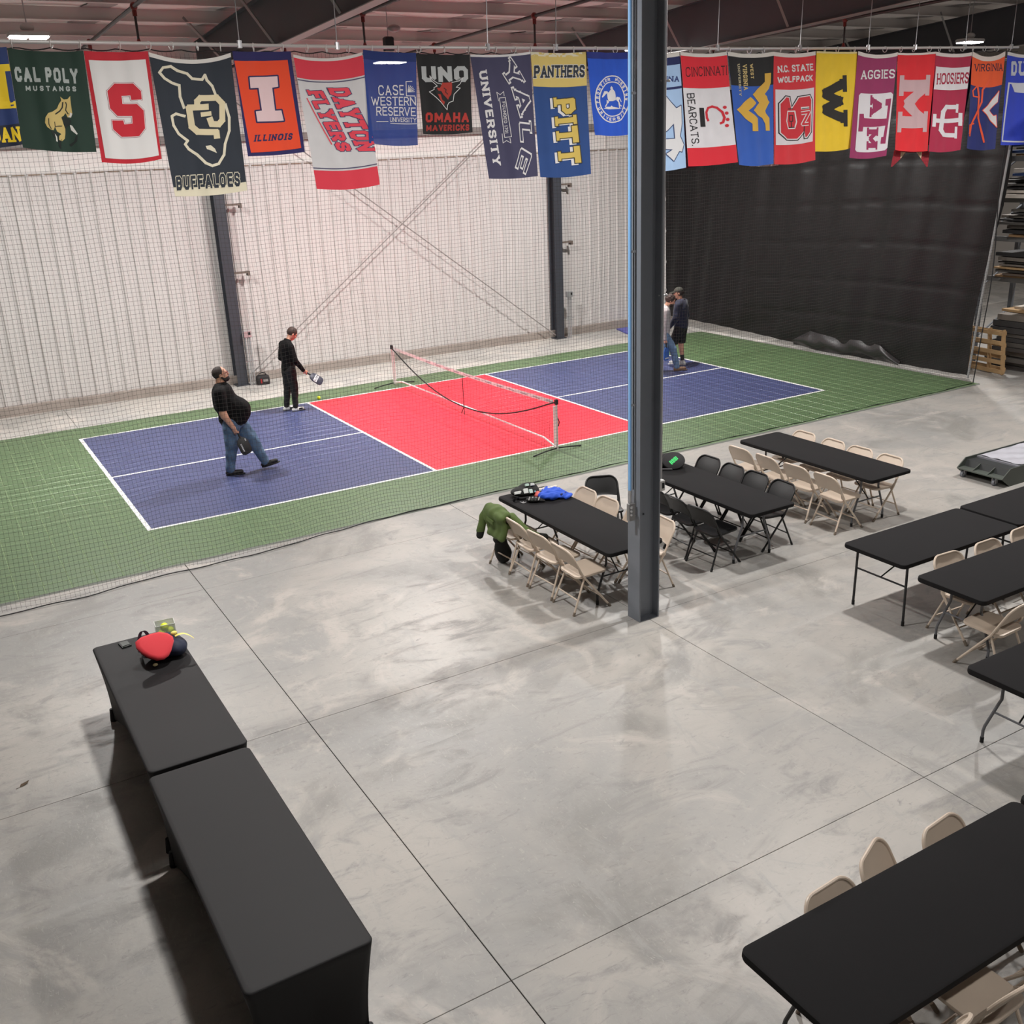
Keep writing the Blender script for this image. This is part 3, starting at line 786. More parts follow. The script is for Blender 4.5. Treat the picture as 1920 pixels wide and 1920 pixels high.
def spandex_table(label, cx, cy, L, w_):
    t = thing('spandex_table', label, 'table', (cx, cy, 0), 0, 'tables under stretch covers at the left')
    base = rrect(w_, L, 0.045, 5)
    # resample the outline so that the sides have points
    P = []
    for i in range(len(base)):
        a, c_ = Vector(base[i]), Vector(base[(i+1) % len(base)]); n_ = max(1, int((c_-a).length/0.06))
        for k in range(n_): P.append(a+(c_-a)*(k/n_))
    def side(p):                      # 0 at the corners, 1 mid-side, and which side
        ux, uy = abs(p.x)/(w_/2), abs(p.y)/(L/2)
        return (1-uy) if ux > 0.985 else ((1-ux) if uy > 0.985 else 0.0), ux > 0.985
    rings = []
    for k in range(15):
        v = k/14; R = []
        for p in P:
            s, lng = side(p)
            m_ = 1-(1-min(1, s*1.25))**2
            hem = (0.17 if lng else 0.10)*m_
            z = 0.735*(1-v)+hem*v
            pinch = 0.055*math.sin(min(1, v*1.1)*math.pi*0.5)+(0.075 if lng else 0.05)*m_*math.sin(v*math.pi*0.62)
            x_ = p.x-math.copysign(min(pinch, abs(p.x)), p.x); y_ = p.y-math.copysign(min(pinch*(1.0 if not lng else 0.6), abs(p.y)), p.y)
            R.append((x_, y_, max(z, 0.004)))
        rings.append(R)
    top = [[(p.x*f, p.y*(1-(1-f)*w_/L), z) for p in P] for f, z in ((0.90, 0.7445), (0.965, 0.744), (0.99, 0.741))]
    mb = MB().loft(top+rings, caps=False)
    mb.add(top[0], [tuple(range(len(P)))])
    mb.build('stretch_cover', M_span, t, 60)
    for sx in (-1, 1):
        for sy in (-1, 1):
            MB().tube([(sx*(w_/2-0.065), sy*(L/2-0.065), 0.0), (sx*(w_/2-0.065), sy*(L/2-0.065), 0.05), (sx*(w_/2-0.06), sy*(L/2-0.06), 0.12)], [0.036, 0.032, 0.02], 10).build('foot_pocket', M_span, t)
    return t
spandex_table('long table in a black stretch cover carrying the red bag', -7.785, -9.265, 2.37, 0.735)
spandex_table('long table in a black stretch cover nearest the camera at the left', -7.80, -11.68, 2.36, 0.735)

# ------------------------------------------------------------------ black tarp curtain on the right
M_tarp = mat('tarp_black', (17, 16, 17), 0.45, var=0.10, scale=1.3, spec=0.4, bump=0.35, bscale=4)
tarp = thing('tarp_curtain', 'huge creased black tarp hanging as a curtain behind the court', 'tarp', (9.62, 0, 0))
rt_ = random.Random(3)
def tz(u): return 6.10-0.05*math.sin(u*9)
creases = [0.9, 1.7, 2.55, 3.4, 4.25, 5.1]
def tarp_fn(u, v):
    y = 5.75-(9.87+0.075*tz(u)*(1-v))*u
    zt = tz(u); zb = 0.16+0.12*math.sin(u*5.2+0.6)*(1-u)-0.09*u
    z = zt+(zb-zt)*v
    x = 0.05*math.sin(y*1.3+z*0.35)*(0.25+0.75*v)+0.045*math.sin(y*4.1+1.7*math.sin(z*0.7))*(0.25+0.6*(1-v))+0.02*math.sin(y*9.0+z*1.1)
    for cz in creases:
        cz2 = cz-0.10*math.sin(y*0.6); x += 0.02*math.exp(-((z-cz2)/0.035)**2)
    x += 0.03*math.sin(z*7+y*2.2)*max(0, v-0.8)*5*0.5
    edge = max(0.0, (u-0.86)/0.14)
    x += 0.05*edge**2*(0.4+0.6*v)
    return (x, y+0.10*edge*math.sin(z*1.2), z)
MB().grid(tarp_fn, 120, 90).build('sheet', M_tarp, tarp, 70)
# folded hem flap along the bottom
def flap(u, v):
    y = 0.7-3.2*u; e_ = min(1, 6*u, 6*(1-u)); z = 0.06+(0.42-0.08*u)*(1-v)*(0.25+0.75*e_)+0.02*math.sin(y*3)
    return (-0.03-0.09*e_*math.sin(v*math.pi)-0.03*math.sin(y*2.3+v*2)+0.02*math.sin(y*7+v*5), y, max(z, 0.02))
MB().grid(flap, 60, 10).build('folded_hem', mat('tarp_shiny', (36, 35, 36), 0.34, var=0.12, scale=3, spec=0.7), tarp, 70)
MB().tube([(0.02, 5.8, 6.10), (0.02, 0.5, 6.06), (0.02, -4.55, 6.12)], 0.006, 6).build('cable', M_galv, tarp)
MB().tube([(0.06, -4.15, 0.02), (0.05, -4.25, 1.5), (0.04, -4.40, 3.2), (0.03, -4.52, 4.8), (0.02, -4.60, 6.1)], 0.022, 8).build('edge_tape', mat('edge_grey', (150, 150, 150), 0.5), tarp)
# blue mat lying by the wall
bm_ = thing('floor_mat', 'small blue mat lying on the floor by the white wall', 'mat', (8.35, 5.45, 0))
MB().prism([(-0.35, 0.42, 0.004), (-0.62, -0.45, 0.004), (0.35, -0.42, 0.004), (0.55, 0.40, 0.004)], (0, 0, 0.02)).build('mat_body', mat('mat_blue', (86, 88, 165), 0.6), bm_, None)
MB().prism([(-0.31, 0.36, 0.0242), (-0.55, -0.39, 0.0242), (0.31, -0.36, 0.0242), (0.49, 0.35, 0.0242)], (0, 0, 0.003)).build('mat_face', mat('mat_blue_face', (98, 100, 180), 0.5), bm_, None)
# tool bag at the wall
tb = thing('tool_bag', 'small black tool bag with red and grey panels by the left wall column', 'bag', (-2.30, 5.58, 0), math.radians(-8))
MB().loft([[(x*k, y*k, z) for x, y in rrect(0.30, 0.20, 0.05)] for k, z in ((0.95, 0.0), (1.0, 0.03), (1.0, 0.15), (0.92, 0.19), (0.75, 0.21))]).build('body', mat('bag_black', (34, 30, 30), 0.7), tb, 50)
MB().tube([(-0.08, 0, 0.20), (-0.07, 0, 0.25), (0, 0, 0.27), (0.07, 0, 0.25), (0.08, 0, 0.20)], 0.011, 6).build('handle', mat('bag_black'), tb)
MB().box((-0.05, -0.102, 0.09), (0.03, 0.006, 0.10)).build('red_panel', mat('bag_red', (170, 40, 40), 0.6), tb, None)
MB().box((0.05, -0.102, 0.10), (0.11, 0.006, 0.06)).build('grey_panel', mat('bag_grey', (140, 135, 132), 0.6), tb, None)

# ------------------------------------------------------------------ wheeled ramp dock at right
M_dock = mat('dock_green', (74, 80, 74), 0.5, var=0.05, scale=4)
M_dockd = mat('dock_dark', (42, 45, 45), 0.55)
dk = thing('wheeled_platform', 'low dark grey-green wheeled metal platform with clear plastic sheet at the right edge', 'platform', (0, 0, 0))
yA, yB = -8.14, -8.86
for y in (yA, yB):
    MB().prism([(3.98, y, 0.14), (4.18, y, 0.0), (6.6, y, 0.0), (6.6, y, 0.27), (4.16, y, 0.27)], (0, 0.015 if y == yA else -0.015, 0)).build('side_plate', M_dock, dk, None)
MB().prism([(3.98, yB, 0.13), (4.14, yB, 0.13), (4.14, yB, 0.145), (3.98, yB, 0.145)], (0, yA-yB, 0)).build('caster_shelf', M_dock, dk, None)
MB().prism([(4.14, yB, 0.13), (4.15, yB, 0.13), (4.20, yB, 0.235), (4.19, yB, 0.235)], (0, yA-yB, 0)).build('front_plate', M_dockd, dk, None)
MB().prism([(4.19, yB, 0.22), (4.42, yB, 0.215), (4.42, yB, 0.225), (4.19, yB, 0.235)], (0, yA-yB, 0)).build('tread', M_dockd, dk, None)
MB().prism([(4.42, yB, 0.05), (6.58, yB, 0.05), (6.58, yB, 0.25), (4.42, yB, 0.25)], (0, yA-yB, 0)).build('deck', mat('deck_grey', (128, 128, 134), 0.4), dk, None)
for y in (-8.38, -8.62):
    MB().prism([(4.0, y, 0.145), (4.15, y, 0.145), (4.19, y, 0.23)], (0, 0.012, 0)).build('gusset', M_dock, dk, None)
MB().grid(lambda u, v: (4.46+1.5*u, yA-0.03+(yB-yA+0.06)*v, 0.262+0.008*math.sin(23*u+5*v)*math.sin(17*v+3*u)), 30, 20).build('plastic_sheet', mat('clear_wrap', (190, 190, 198), 0.16, var=0.08, scale=6), dk, 70)
for y in (-8.20, -8.72):
    f = MB().box((4.05, y-0.03, 0.085), (0.05, 0.006, 0.09)).box((4.05, y+0.03, 0.085), (0.05, 0.006, 0.09)).box((4.05, y, 0.127), (0.05, 0.066, 0.008)).build('caster_fork', M_galv, dk, None)
    MB().tube([(4.05, y-0.02, 0.05), (4.05, y+0.02, 0.05)], 0.05, 16).build('wheel', mat('wheel_grey', (110, 112, 118), 0.5), dk)

# ------------------------------------------------------------------ pallet and racking behind the tarp
M_wood = mat('pallet_wood', (186, 152, 110), 0.75, var=0.12, scale=6)
pl = thing('wooden_pallet', 'wooden pallet propped upright beside the tarp edge', 'pallet', (10.52, -3.93, 0.0), 0)
pl.rotation_euler = (0, math.radians(-7), math.radians(-7))
for i in range(5): MB().bbox((0, 0, 0.07+0.205*i), (0.018, 0.90, 0.085), 0.003).build('slat', M_wood, pl, None)
for y in (-0.43, -0.08, 0.43): MB().bbox((0.055, y, 0.48), (0.088, 0.035, 0.95), 0.003).build('stringer', M_wood, pl, None)
for i in range(4): MB().bbox((0.11, 0, 0.10+0.26*i), (0.018, 0.90, 0.085), 0.003).build('slat', M_wood, pl, None)
rk = thing('pallet_rack', 'grey perforated steel storage rack at the right edge behind the tarp', 'rack', (0, 0, 0))
M_rack = mat('rack_grey', (124, 128, 134), 0.45)
M_rackb = mat('rack_beam', (116, 114, 112), 0.5)
for x, y in ((11.0, -3.30), (12.1, -3.30), (11.0, -7.2), (12.1, -7.2)):
    u = MB().box((x, y, 3.1), (0.09, 0.085, 6.2)).build('upright', M_rack, rk, None)
    if x < 11.5:
        mb = MB()
        for k in range(58): 
            for dy in (-0.022, 0.022): mb.box((x-0.046, y+dy, 0.2+k*0.1), (0.004, 0.014, 0.022))
        hol = mb.build('slots', M_black, u, None); hol['kind'] = 'stuff'
for z in (1.90, 2.72, 3.50, 4.30, 5.10):
    for x in (10.95, 12.15): MB().box((x, -5.25, z), (0.05, 3.9, 0.10)).build('beam', M_rackb, rk, None)
for z in (0.6, 1.7, 2.8, 3.9, 5.0): MB().tube([(11.0, -3.30, z), (12.1, -3.30, z+0.55)], 0.018, 6).build('lattice', M_rack, rk)
GROUPB = 'boards stacked on the rack'
rr = random.Random(11)
BC = [(62, 60, 60), (88, 84, 80), (120, 112, 104), (48, 46, 46), (178, 146, 106), (210, 200, 188), (150, 118, 84), (52, 74, 120), (98, 84, 74), (70, 66, 64)]
def board(name, label, x, y, z, d, rz, tilt, rgb, grp=GROUPB):
    o = MB().bbox((0, 0, d[2]/2), d, 0.004).build(name, mat('board_%d_%d_%d' % rgb, rgb, 0.7, var=0.10, scale=3), None, None)
    o.location = (x, y, z); o.rotation_euler = (tilt, 0, rz)
    return tag(o, label, 'board', grp)
names = {0: 'charcoal', 1: 'dark grey', 2: 'grey brown', 3: 'black', 4: 'light wood', 5: 'pale', 6: 'tan wood', 7: 'dark blue', 8: 'brown', 9: 'dark'}
z = 0.0
# low stack of wide dark sheets on the floor, each a little askew
for i in range(11):
    h = rr.choice((0.07, 0.09, 0.12)); ci = rr.choice((0, 1, 1, 2, 9, 1))
    board('sheet_panel', 'wide %s sheet in the floor stack beside the pallet, %s from the bottom' % (names[ci], ['first', 'second', 'third', 'fourth', 'fifth', 'sixth', 'seventh', 'eighth', 'ninth', 'tenth', 'eleventh'][i]),
          11.65+rr.uniform(-0.08, 0.08), -4.85+rr.uniform(-0.18, 0.12), z, (1.25, 2.4+rr.uniform(-0.3, 0.2), h), rr.uniform(-0.05, 0.05), 0, BC[ci], 'sheets stacked on the floor beside the pallet')
    z += h+0.012
for i in range(3):
    ci = (4, 5, 9)[i]
    board('plank', '%s plank topping the floor stack beside the pallet' % names[ci], 11.5+0.12*i, -4.5-0.2*i, z, (0.5, 1.7, 0.05), rr.uniform(-0.25, 0.25), 0, BC[ci]); z += 0.055
lev = {1.95: 'lowest', 2.77: 'second', 3.55: 'third', 4.35: 'fourth', 5.15: 'top'}
for zb, ln in lev.items():
    z = zb+0.005
    for i in range(8):
        ci = rr.randrange(10); h = rr.choice((0.035, 0.05, 0.07))
        board('plank', '%s board on the %s rack shelf, number %d upward' % (names[ci], ln, i+1) if False else '%s board in the %s shelf pile, %s' % (names[ci], ln, ['undermost', 'second up', 'third up', 'fourth up', 'fifth up', 'sixth up', 'seventh up', 'uppermost'][i]),
              11.42+rr.uniform(-0.10, 0.06), -5.1+rr.uniform(-0.2, 0.12), z, (rr.uniform(0.9, 1.35), rr.uniform(2.6, 3.1), h), rr.uniform(-0.07, 0.07), 0, BC[ci])
        z += h+0.02

# ================================================================== BANNERS ON THE RAIL
GL = {  # block capitals as centre-line strokes in a unit box: width, strokes, serif feet
 'A': (.85, [[(0,0),(.5,1),(1,0)], [(.18,.32),(.82,.32)]], [(0,0),(1,0)]),
 'B': (.75, [[(0,0),(.75,0),(1,.2),(1,.38),(.8,.52),(1,.64),(1,.82),(.75,1),(0,1),(0,0)], [(0,.52),(.8,.52)]], []),
 'C': (.75, [[(1,.80),(.78,1),(.25,1),(0,.8),(0,.2),(.25,0),(.78,0),(1,.20)]], []),
 'D': (.75, [[(0,0),(.7,0),(1,.25),(1,.75),(.7,1),(0,1),(0,0)]], []),
 'E': (.70, [[(1,1),(0,1),(0,0),(1,0)], [(0,.52),(.8,.52)]], []),
 'F': (.68, [[(1,1),(0,1),(0,0)], [(0,.52),(.8,.52)]], [(0,0)]),
 'G': (.78, [[(1,.84),(.78,1),(.25,1),(0,.8),(0,.2),(.25,0),(.75,0),(1,.2),(1,.42),(.62,.42)]], []),
 'H': (.80, [[(0,0),(0,1)], [(1,0),(1,1)], [(0,.5),(1,.5)]], [(0,0),(1,0),(0,1),(1,1)]),
 'I': (.26, [[(.5,0),(.5,1)]], [(.5,0),(.5,1)]),
 'K': (.80, [[(0,0),(0,1)], [(1,1),(0,.38)], [(.3,.6),(1,0)]], []),
 'L': (.68, [[(0,1),(0,0),(1,0)]], [(0,1)]),
 'M': (.98, [[(0,0),(0,1),(.5,.22),(1,1),(1,0)]], [(0,0),(1,0),(0,1),(1,1)]),
 'N': (.82, [[(0,0),(0,1),(1,0),(1,1)]], [(0,0),(1,1)]),
 'O': (.80, [[(.25,0),(.75,0),(1,.2),(1,.8),(.75,1),(.25,1),(0,.8),(0,.2),(.25,0)]], []),
 'P': (.72, [[(0,0),(0,1),(.75,1),(1,.82),(1,.62),(.75,.45),(0,.45)]], [(0,0)]),
 'R': (.76, [[(0,0),(0,1),(.75,1),(1,.82),(1,.64),(.75,.47),(0,.47)], [(.5,.47),(1,0)]], [(0,0)]),
 'S': (.72, [[(1,.84),(.80,1),(.22,1),(0,.84),(0,.68),(.2,.55),(.8,.45),(1,.32),(1,.16),(.78,0),(.20,0),(0,.16)]], []),
 'T': (.78, [[(0,1),(1,1)], [(.5,0),(.5,1)]], [(.5,0)]),
 'U': (.80, [[(0,1),(0,.2),(.25,0),(.75,0),(1,.2),(1,1)]], [(0,1),(1,1)]),
 'V': (.86, [[(0,1),(.5,0),(1,1)]], [(0,1),(1,1)]),
 'W': (1.2, [[(0,1),(.27,0),(.5,.82),(.73,0),(1,1)]], [(0,1),(1,1)]),
 'Y': (.84, [[(0,1),(.5,.45),(1,1)], [(.5,.45),(.5,0)]], [(0,1),(1,1),(.5,0)]),
 '.': (.14, [[(.5,0),(.5,.03)]], []), ' ': (.35, [], []), '-': (.4, [[(0,.5),(1,.5)]], []),
 '1': (.26, [[(.5,0),(.5,1)]], [(.5,0)]), '7': (.6, [[(0,1),(1,1),(.35,0)]], []), '0': (.66, [[(.25,0),(.75,0),(1,.2),(1,.8),(.75,1),(.25,1),(0,.8),(0,.2),(.25,0)]], []),
}
def seg_quads(path, th, cap=0.5):
    """thick line pieces with mitred-looking overlaps"""
    Q = []
    n = len(path)
    closed = n > 2 and path[0] == path[-1]
    for i in range(n-1):
        a, b_ = np.array(path[i], float), np.array(path[i+1], float); d = b_-a; L = np.linalg.norm(d)
        if L < 1e-9: continue
        d /= L; nn = np.array([-d[1], d[0]])*th/2
        e0 = 0.30 if (i > 0 or closed) else cap*0.0; e1 = 0.30 if (i < n-2 or closed) else 0.0
        a2, b2 = a-d*th*e0, b_+d*th*e1
        Q.append([a2+nn, b2+nn, b2-nn, a2-nn])
    return Q
def text_quads(s, p0, p1, up, th=0.2, serif=False, gap=0.22, grow=0.0):
    """letters along baseline p0 -> p1 with the given up vector (photo pixels)"""
    p0, p1, up = np.array(p0, float), np.array(p1, float), np.array(up, float)
    ws = [GL[ch][0] for ch in s]; tot = sum(ws)+gap*(len(s)-1); ex = (p1-p0)/tot
    Q = []; x = 0.0; H = np.linalg.norm(up); LX = np.linalg.norm(ex)
    for ch, w_ in zip(s, ws):
        _, st, sf = GL[ch]
        # stroke coordinates in units of letter height, kept inside the box
        def mp(q): return (th/2+q[0]*max(w_-th, 0.001), th/2+q[1]*(1-th)) if w_ > th else (w_/2, th/2+q[1]*(1-th))
        quads = []
        for path in st:
            quads += seg_quads([mp(q) for q in path], th+grow, 0.5)
            for e in (path[0], path[-1]): pass
        for q in st and [e for path in st for e in (path[0], path[-1])]:
            c = np.array(mp(q)); h = (th+grow)/2
            quads.append([c+(-h, -h), c+(h, -h), c+(h, h), c+(-h, h)])
        if serif:
            for q in sf:
                c = np.array(mp(q)); sy = th*0.62+grow; sx = th*1.75+grow
                cy = c[1]-th/2+sy/2-grow/2 if q[1] < 0.5 else c[1]+th/2-sy/2+grow/2
                quads.append([(c[0]-sx/2, cy-sy/2), (c[0]+sx/2, cy-sy/2), (c[0]+sx/2, cy+sy/2), (c[0]-sx/2, cy+sy/2)])
        for qd in quads: Q.append([p0+(x+q[0])*ex+q[1]*up for q in qd])
        x += w_+gap
    return Q

ZO = {0: (0, 0, 1), 1: (0, 0, 4), 2: (400, 0, 4), 3: (800, 0, 4), 4: (1200, 0, 4.8), 5: (1540, 0, 5.0526), 9: (0, 80, 6), 10: (780, 80, 7.113), 11: (1090, 80, 10.11), 12: (1380, 80, 8), 13: (1820, 60, 8)}
def zp(z, p): o = ZO[z]; return (o[0]+p[0]/o[2], o[1]+p[1]/o[2])
def zv(z, v): return (v[0]/ZO[z][2], v[1]/ZO[z][2])
BY = -4.685
BN = 0
class Banner:
    def __init__(s, name, label, corners, rgb, sag=0.02, thin=1.0, y=BY, amp=0.012, cat='banner', group='banners hung along the rail', tear=None):
        global BN
        BN += 1; y = y-0.014*(BN % 2)
        s.c = [survey_y(p, y) for p in corners]      # TL TR BR BL
        s.y = y; s.sag = sag; r = random.Random(label); s.ph = [r.uniform(0, 6) for _ in range(4)]; s.amp = amp; s.n = r.uniform(1.2, 2.4)
        s.w = np.linalg.norm(s.c[1]-s.c[0]); s.h = np.linalg.norm(s.c[3]-s.c[0]); s.bot = r.uniform(0.01, 0.035)
        s.root = thing(name, label, cat, (0, 0, 0), 0, group); s.nt = 0
        s.rgb = rgb; s.prints = {}
        nu, nv = 26, 40
        me = MB().grid(lambda u, v: s.P(u, v), nu, nv)
        me.build('cloth', mat('cloth_%d_%d_%d' % rgb, rgb, 0.75, var=0.05, scale=4, sheen=0.1, alpha=thin), s.root, 70)
    def P(s, u, v, off=0.0):
        a, b_, c, d = s.c
        p = (a*(1-u)+b_*u)*(1-v)+(d*(1-u)+c*u)*v
        p = p+np.array([0, 0, -s.sag*4*u*(1-u)*(1-v)**2-s.bot*math.sin(math.pi*u)*v])
        y = s.y+s.amp*math.sin(2*math.pi*u*s.n+s.ph[0]+1.1*v)*(0.35+0.65*v)+s.amp*0.5*math.sin(2*math.pi*u*3.3+s.ph[1]-2.5*v)+s.amp*0.5*math.sin(5*v+s.ph[2]+3*u)
        return (p[0], y-off, p[2])
    def inv(s, px):
        t = survey_y(px, s.y); u, v = 0.5, 0.5
        for _ in range(8):
            f = np.array(s.P(u, v)); fu = (np.array(s.P(u+1e-4, v))-f)/1e-4; fv = (np.array(s.P(u, v+1e-4))-f)/1e-4
            A = np.array([[fu[0], fv[0]], [fu[2], fv[2]]]); r = np.array([t[0]-f[0], t[2]-f[2]])
            try: d = np.linalg.solve(A, r)
            except Exception: break
            u += d[0]; v += d[1]
        return (u, v)
    def _put(s, part, rgb, layer, polys):
        s.prints.setdefault((part, rgb, layer), []).extend(polys)
    def st(s, part, rgb, pts, layer=0): s._put(part, rgb, layer, [pts])
    def poly(s, part, rgb, z, pts, layer=0): s._put(part, rgb, layer, [[s.inv(zp(z, p)) for p in pts]])
    def line(s, part, rgb, z, pts, wd, layer=0, closed=False):
        if closed: pts = list(pts)+[pts[0]]
        s._put(part, rgb, layer, [[s.inv(zp(z, q)) for q in quad] for quad in seg_quads([tuple(p) for p in pts], wd)])
    def text(s, rgb, z, txt, p0, p1, up, th=0.2, serif=False, layer=0, gap=0.22, grow=0.0, part='lettering'):
        s.nt += 1; s._put(part, rgb, (layer, s.nt), [[s.inv(zp(z, q)) for q in quad] for quad in text_quads(txt, p0, p1, up, th, serif, gap, grow)])
    def band(s, part, rgb, v0, v1, layer=0, u0=0.0, u1=1.0): s.st(part, rgb, [(u0, v0), (u1, v0), (u1, v1), (u0, v1)], layer)
    def header(s, rgb=(226, 222, 214), v=0.032): s.band('header_tape', rgb, 0.0, v, 0)
    def done(s):
        for (part, rgb, layer), polys in s.prints.items():
            bm = bmesh.new()
            for pts in polys:
                try:
                    f = bm.faces.new([bm.verts.new((min(max(p[0], 0.0), 1.0)*s.w, min(max(p[1], 0.0), 1.0)*s.h, 0)) for p in pts])
                except Exception: pass
            bm.normal_update(); bmesh.ops.triangulate(bm, faces=bm.faces[:])
            for _ in range(5):
                lg = [e for e in bm.edges if e.calc_length() > 0.07]
                if not lg: break
                bmesh.ops.subdivide_edges(bm, edges=lg, cuts=1, use_grid_fill=False)
                bmesh.ops.triangulate(bm, faces=bm.faces[:])
            off = 0.004+0.0022*(layer if isinstance(layer, int) else layer[0])
            for v in bm.verts:
                v.co = Vector(s.P(v.co.x/s.w, v.co.y/s.h, off))
            me = bpy.data.meshes.new(part); bm.to_mesh(me); bm.free()
            me.materials.append(mat('print_%d_%d_%d' % rgb, rgb, 0.7)); me.shade_smooth()
            obj(part, me, s.root)
        return s.root

GREY = (186, 190, 190); WHT = (226, 224, 224); BLK = (24, 24, 26)
# 1
B = Banner('team_banner', 'navy and yellow banner cut off at the left edge', [(-112, 82), (12, 88), (42, 271), (-82, 276)], (38, 58, 110))
B.text((240, 206, 40), 0, 'M', (-98, 206), (20, 203), (-13, -83), 0.26, True)
B.band('dark_band', (20, 28, 52), 0.78, 1.0)
B.text((240, 206, 40), 0, 'MICHIGAN', (-84, 271), (40, 266), (-5, -29), 0.24, True, 1, 0.16); B.done()
# 2
B = Banner('team_banner', 'dark green banner with a pale running horse under grey lettering', [(13, 90), (156, 95), (181, 285), (43, 277)], (24, 52, 40), sag=0.02)
B.text((176, 184, 180), 1, 'CAL', (118, 613), (306, 616), (-16, -112), 0.26, False); B.text((176, 184, 180), 1, 'POLY', (346, 616), (590, 628), (-12, -112), 0.26, False)
B.text((176, 184, 180), 1, 'MUSTANGS', (195, 680), (572, 686), (-4, -38), 0.24, False, 0, 0.5)
B.poly('emblem', (206, 182, 112), 9, [(690, 650), (676, 606), (718, 640), (758, 636), (788, 600), (792, 652), (800, 720), (812, 800), (795, 845), (760, 840), (738, 792), (714, 824), (690, 838), (705, 880), (716, 920), (735, 970), (736, 1020), (730, 1080),
                                       (700, 1108), (664, 1095), (664, 1050), (690, 1028), (640, 1000), (615, 945), (600, 985), (570, 980), (530, 950), (505, 900), (510, 840), (540, 792), (592, 775), (640, 742), (662, 690)])
B.line('emblem_shade', (30, 34, 28), 9, [(706, 668), (700, 730), (672, 770), (620, 806)], 15, 1)
B.line('emblem_shade', (30, 34, 28), 9, [(736, 668), (748, 700), (738, 760), (768, 806)], 11, 1)
B.line('emblem_shade', (30, 34, 28), 9, [(545, 850), (548, 920), (575, 975)], 8, 1)
B.line('emblem_shade', (30, 34, 28), 9, [(612, 890), (618, 945), (650, 940), (700, 938)], 8, 1)
B.poly('emblem_white', (214, 214, 206), 9, [(784, 924), (812, 936), (872, 1026), (862, 1036), (800, 985)])
B.poly('emblem_white', (214, 214, 206), 9, [(612, 1020), (640, 1060), (648, 1116), (628, 1108), (626, 1070)], 0)
B.poly('emblem_white', (222, 218, 210), 9, [(786, 786), (812, 800), (797, 843), (764, 836), (784, 818)], 2)
B.poly('emblem_dark', (12, 26, 20), 9, [(690, 850), (730, 830), (800, 876), (790, 925), (750, 950), (742, 985), (716, 915)], 0)
B.poly('emblem_dark', (12, 26, 20), 9, [(872, 1045), (868, 1110), (806, 1170), (780, 1150), (835, 1110), (850, 1050)], 0)
B.poly('emblem_dark', (12, 26, 20), 9, [(570, 985), (640, 1010), (690, 1060), (690, 1200), (662, 1170), (655, 1110), (600, 1060)], 0); B.done()
# 3
B = Banner('team_banner', 'white banner with a red border and a big red block letter S', [(157, 95), (277, 96), (304, 298), (191, 304)], (196, 32, 48), sag=0.012)
B.poly('white_field', (228, 226, 224), 1, [(665, 450), (1090, 445), (1195, 1165), (790, 1185)])
S_ = [(1285, 460), (1490, 460), (1580, 545), (1590, 640), (1475, 645), (1465, 595), (1365, 600), (1375, 690), (1535, 690), (1612, 765), (1628, 965), (1565, 1050), (1370, 1060), (1270, 975), (1258, 875), (1385, 875), (1397, 920), (1490, 910), (1485, 825), (1320, 825), (1235, 740), (1205, 545)]
B.line('letter_outline', (150, 70, 84), 9, S_, 26, 1, True); B.line('letter_outline_gap', (228, 220, 220), 9, S_, 17, 2, True)
B.poly('letter', (200, 28, 46), 9, S_, 3); B.done()
# 4
B = Banner('team_banner', 'charcoal banner with a cream animal head outline and a cream bottom band', [(278, 98), (432, 99), (463, 357), (328, 368)], (40, 47, 57), sag=0.075, amp=0.016)
B.header((224, 220, 214), 0.03)
CR = (228, 220, 196)
B.line('emblem', CR, 1, [(1385, 815), (1352, 725), (1345, 640), (1290, 622), (1230, 588), (1192, 545), (1220, 508), (1280, 498), (1330, 530), (1400, 552), (1440, 590), (1515, 597), (1535, 562), (1550, 602), (1590, 645), (1618, 715)], 20)
B.line('emblem', CR, 1, [(1692, 775), (1722, 880), (1722, 980), (1688, 1080), (1680, 1160), (1640, 1228), (1590, 1243), (1540, 1222), (1480, 1160), (1420, 1118), (1392, 1082), (1412, 1055), (1340, 1003), (1300, 940), (1287, 872), (1320, 853), (1395, 872)], 20)
B.poly('emblem', CR, 1, [(1540, 1095), (1580, 1088), (1612, 1115), (1627, 1148), (1585, 1130), (1550, 1118)])
B.line('monogram', (228, 214, 176), 1, [(1478, 820), (1478, 760), (1502, 735), (1625, 732), (1668, 775), (1668, 900), (1640, 932), (1588, 930), (1570, 880)], 46, 1)
B.line('monogram', (228, 214, 176), 1, [(1565, 800), (1418, 806), (1440, 950), (1482, 988), (1622, 990), (1628, 1040)], 46, 1)
B.line('monogram', (228, 214, 176), 1, [(1505, 860), (1585, 850)], 34, 1)
B.band('cream_band', (226, 218, 192), 0.935, 1.0)
B.text(CR, 1, 'BUFFALOES', (1325, 1430), (1802, 1398), (-9, -106), 0.26, False, 1, 0.2, 0.10)
B.text((40, 47, 57), 1, 'BUFFALOES', (1325, 1430), (1802, 1398), (-9, -106), 0.26, False, 2, 0.2, -0.02); B.done()
# 5
B = Banner('team_banner', 'orange banner with a navy border and a pale block letter I', [(435, 96), (545, 96), (572, 285), (466, 293)], (38, 34, 92), sag=0.008)
B.poly('orange_field', (238, 74, 34), 2, [(155, 455), (555, 450), (660, 1110), (285, 1145)])
I_ = [(270, 580), (478, 572), (485, 650), (442, 658), (465, 830), (508, 828), (525, 905), (330, 912), (318, 835), (362, 830), (335, 660), (278, 662)]
B.line('letter_outline', (36, 32, 84), 2, I_, 22, 1, True); B.poly('letter', (234, 204, 206), 2, I_, 2)
B.text((36, 32, 84), 2, 'ILLINOIS', (305, 1062), (585, 1048), (10, -50), 0.24, True, 1, 0.24); B.done()
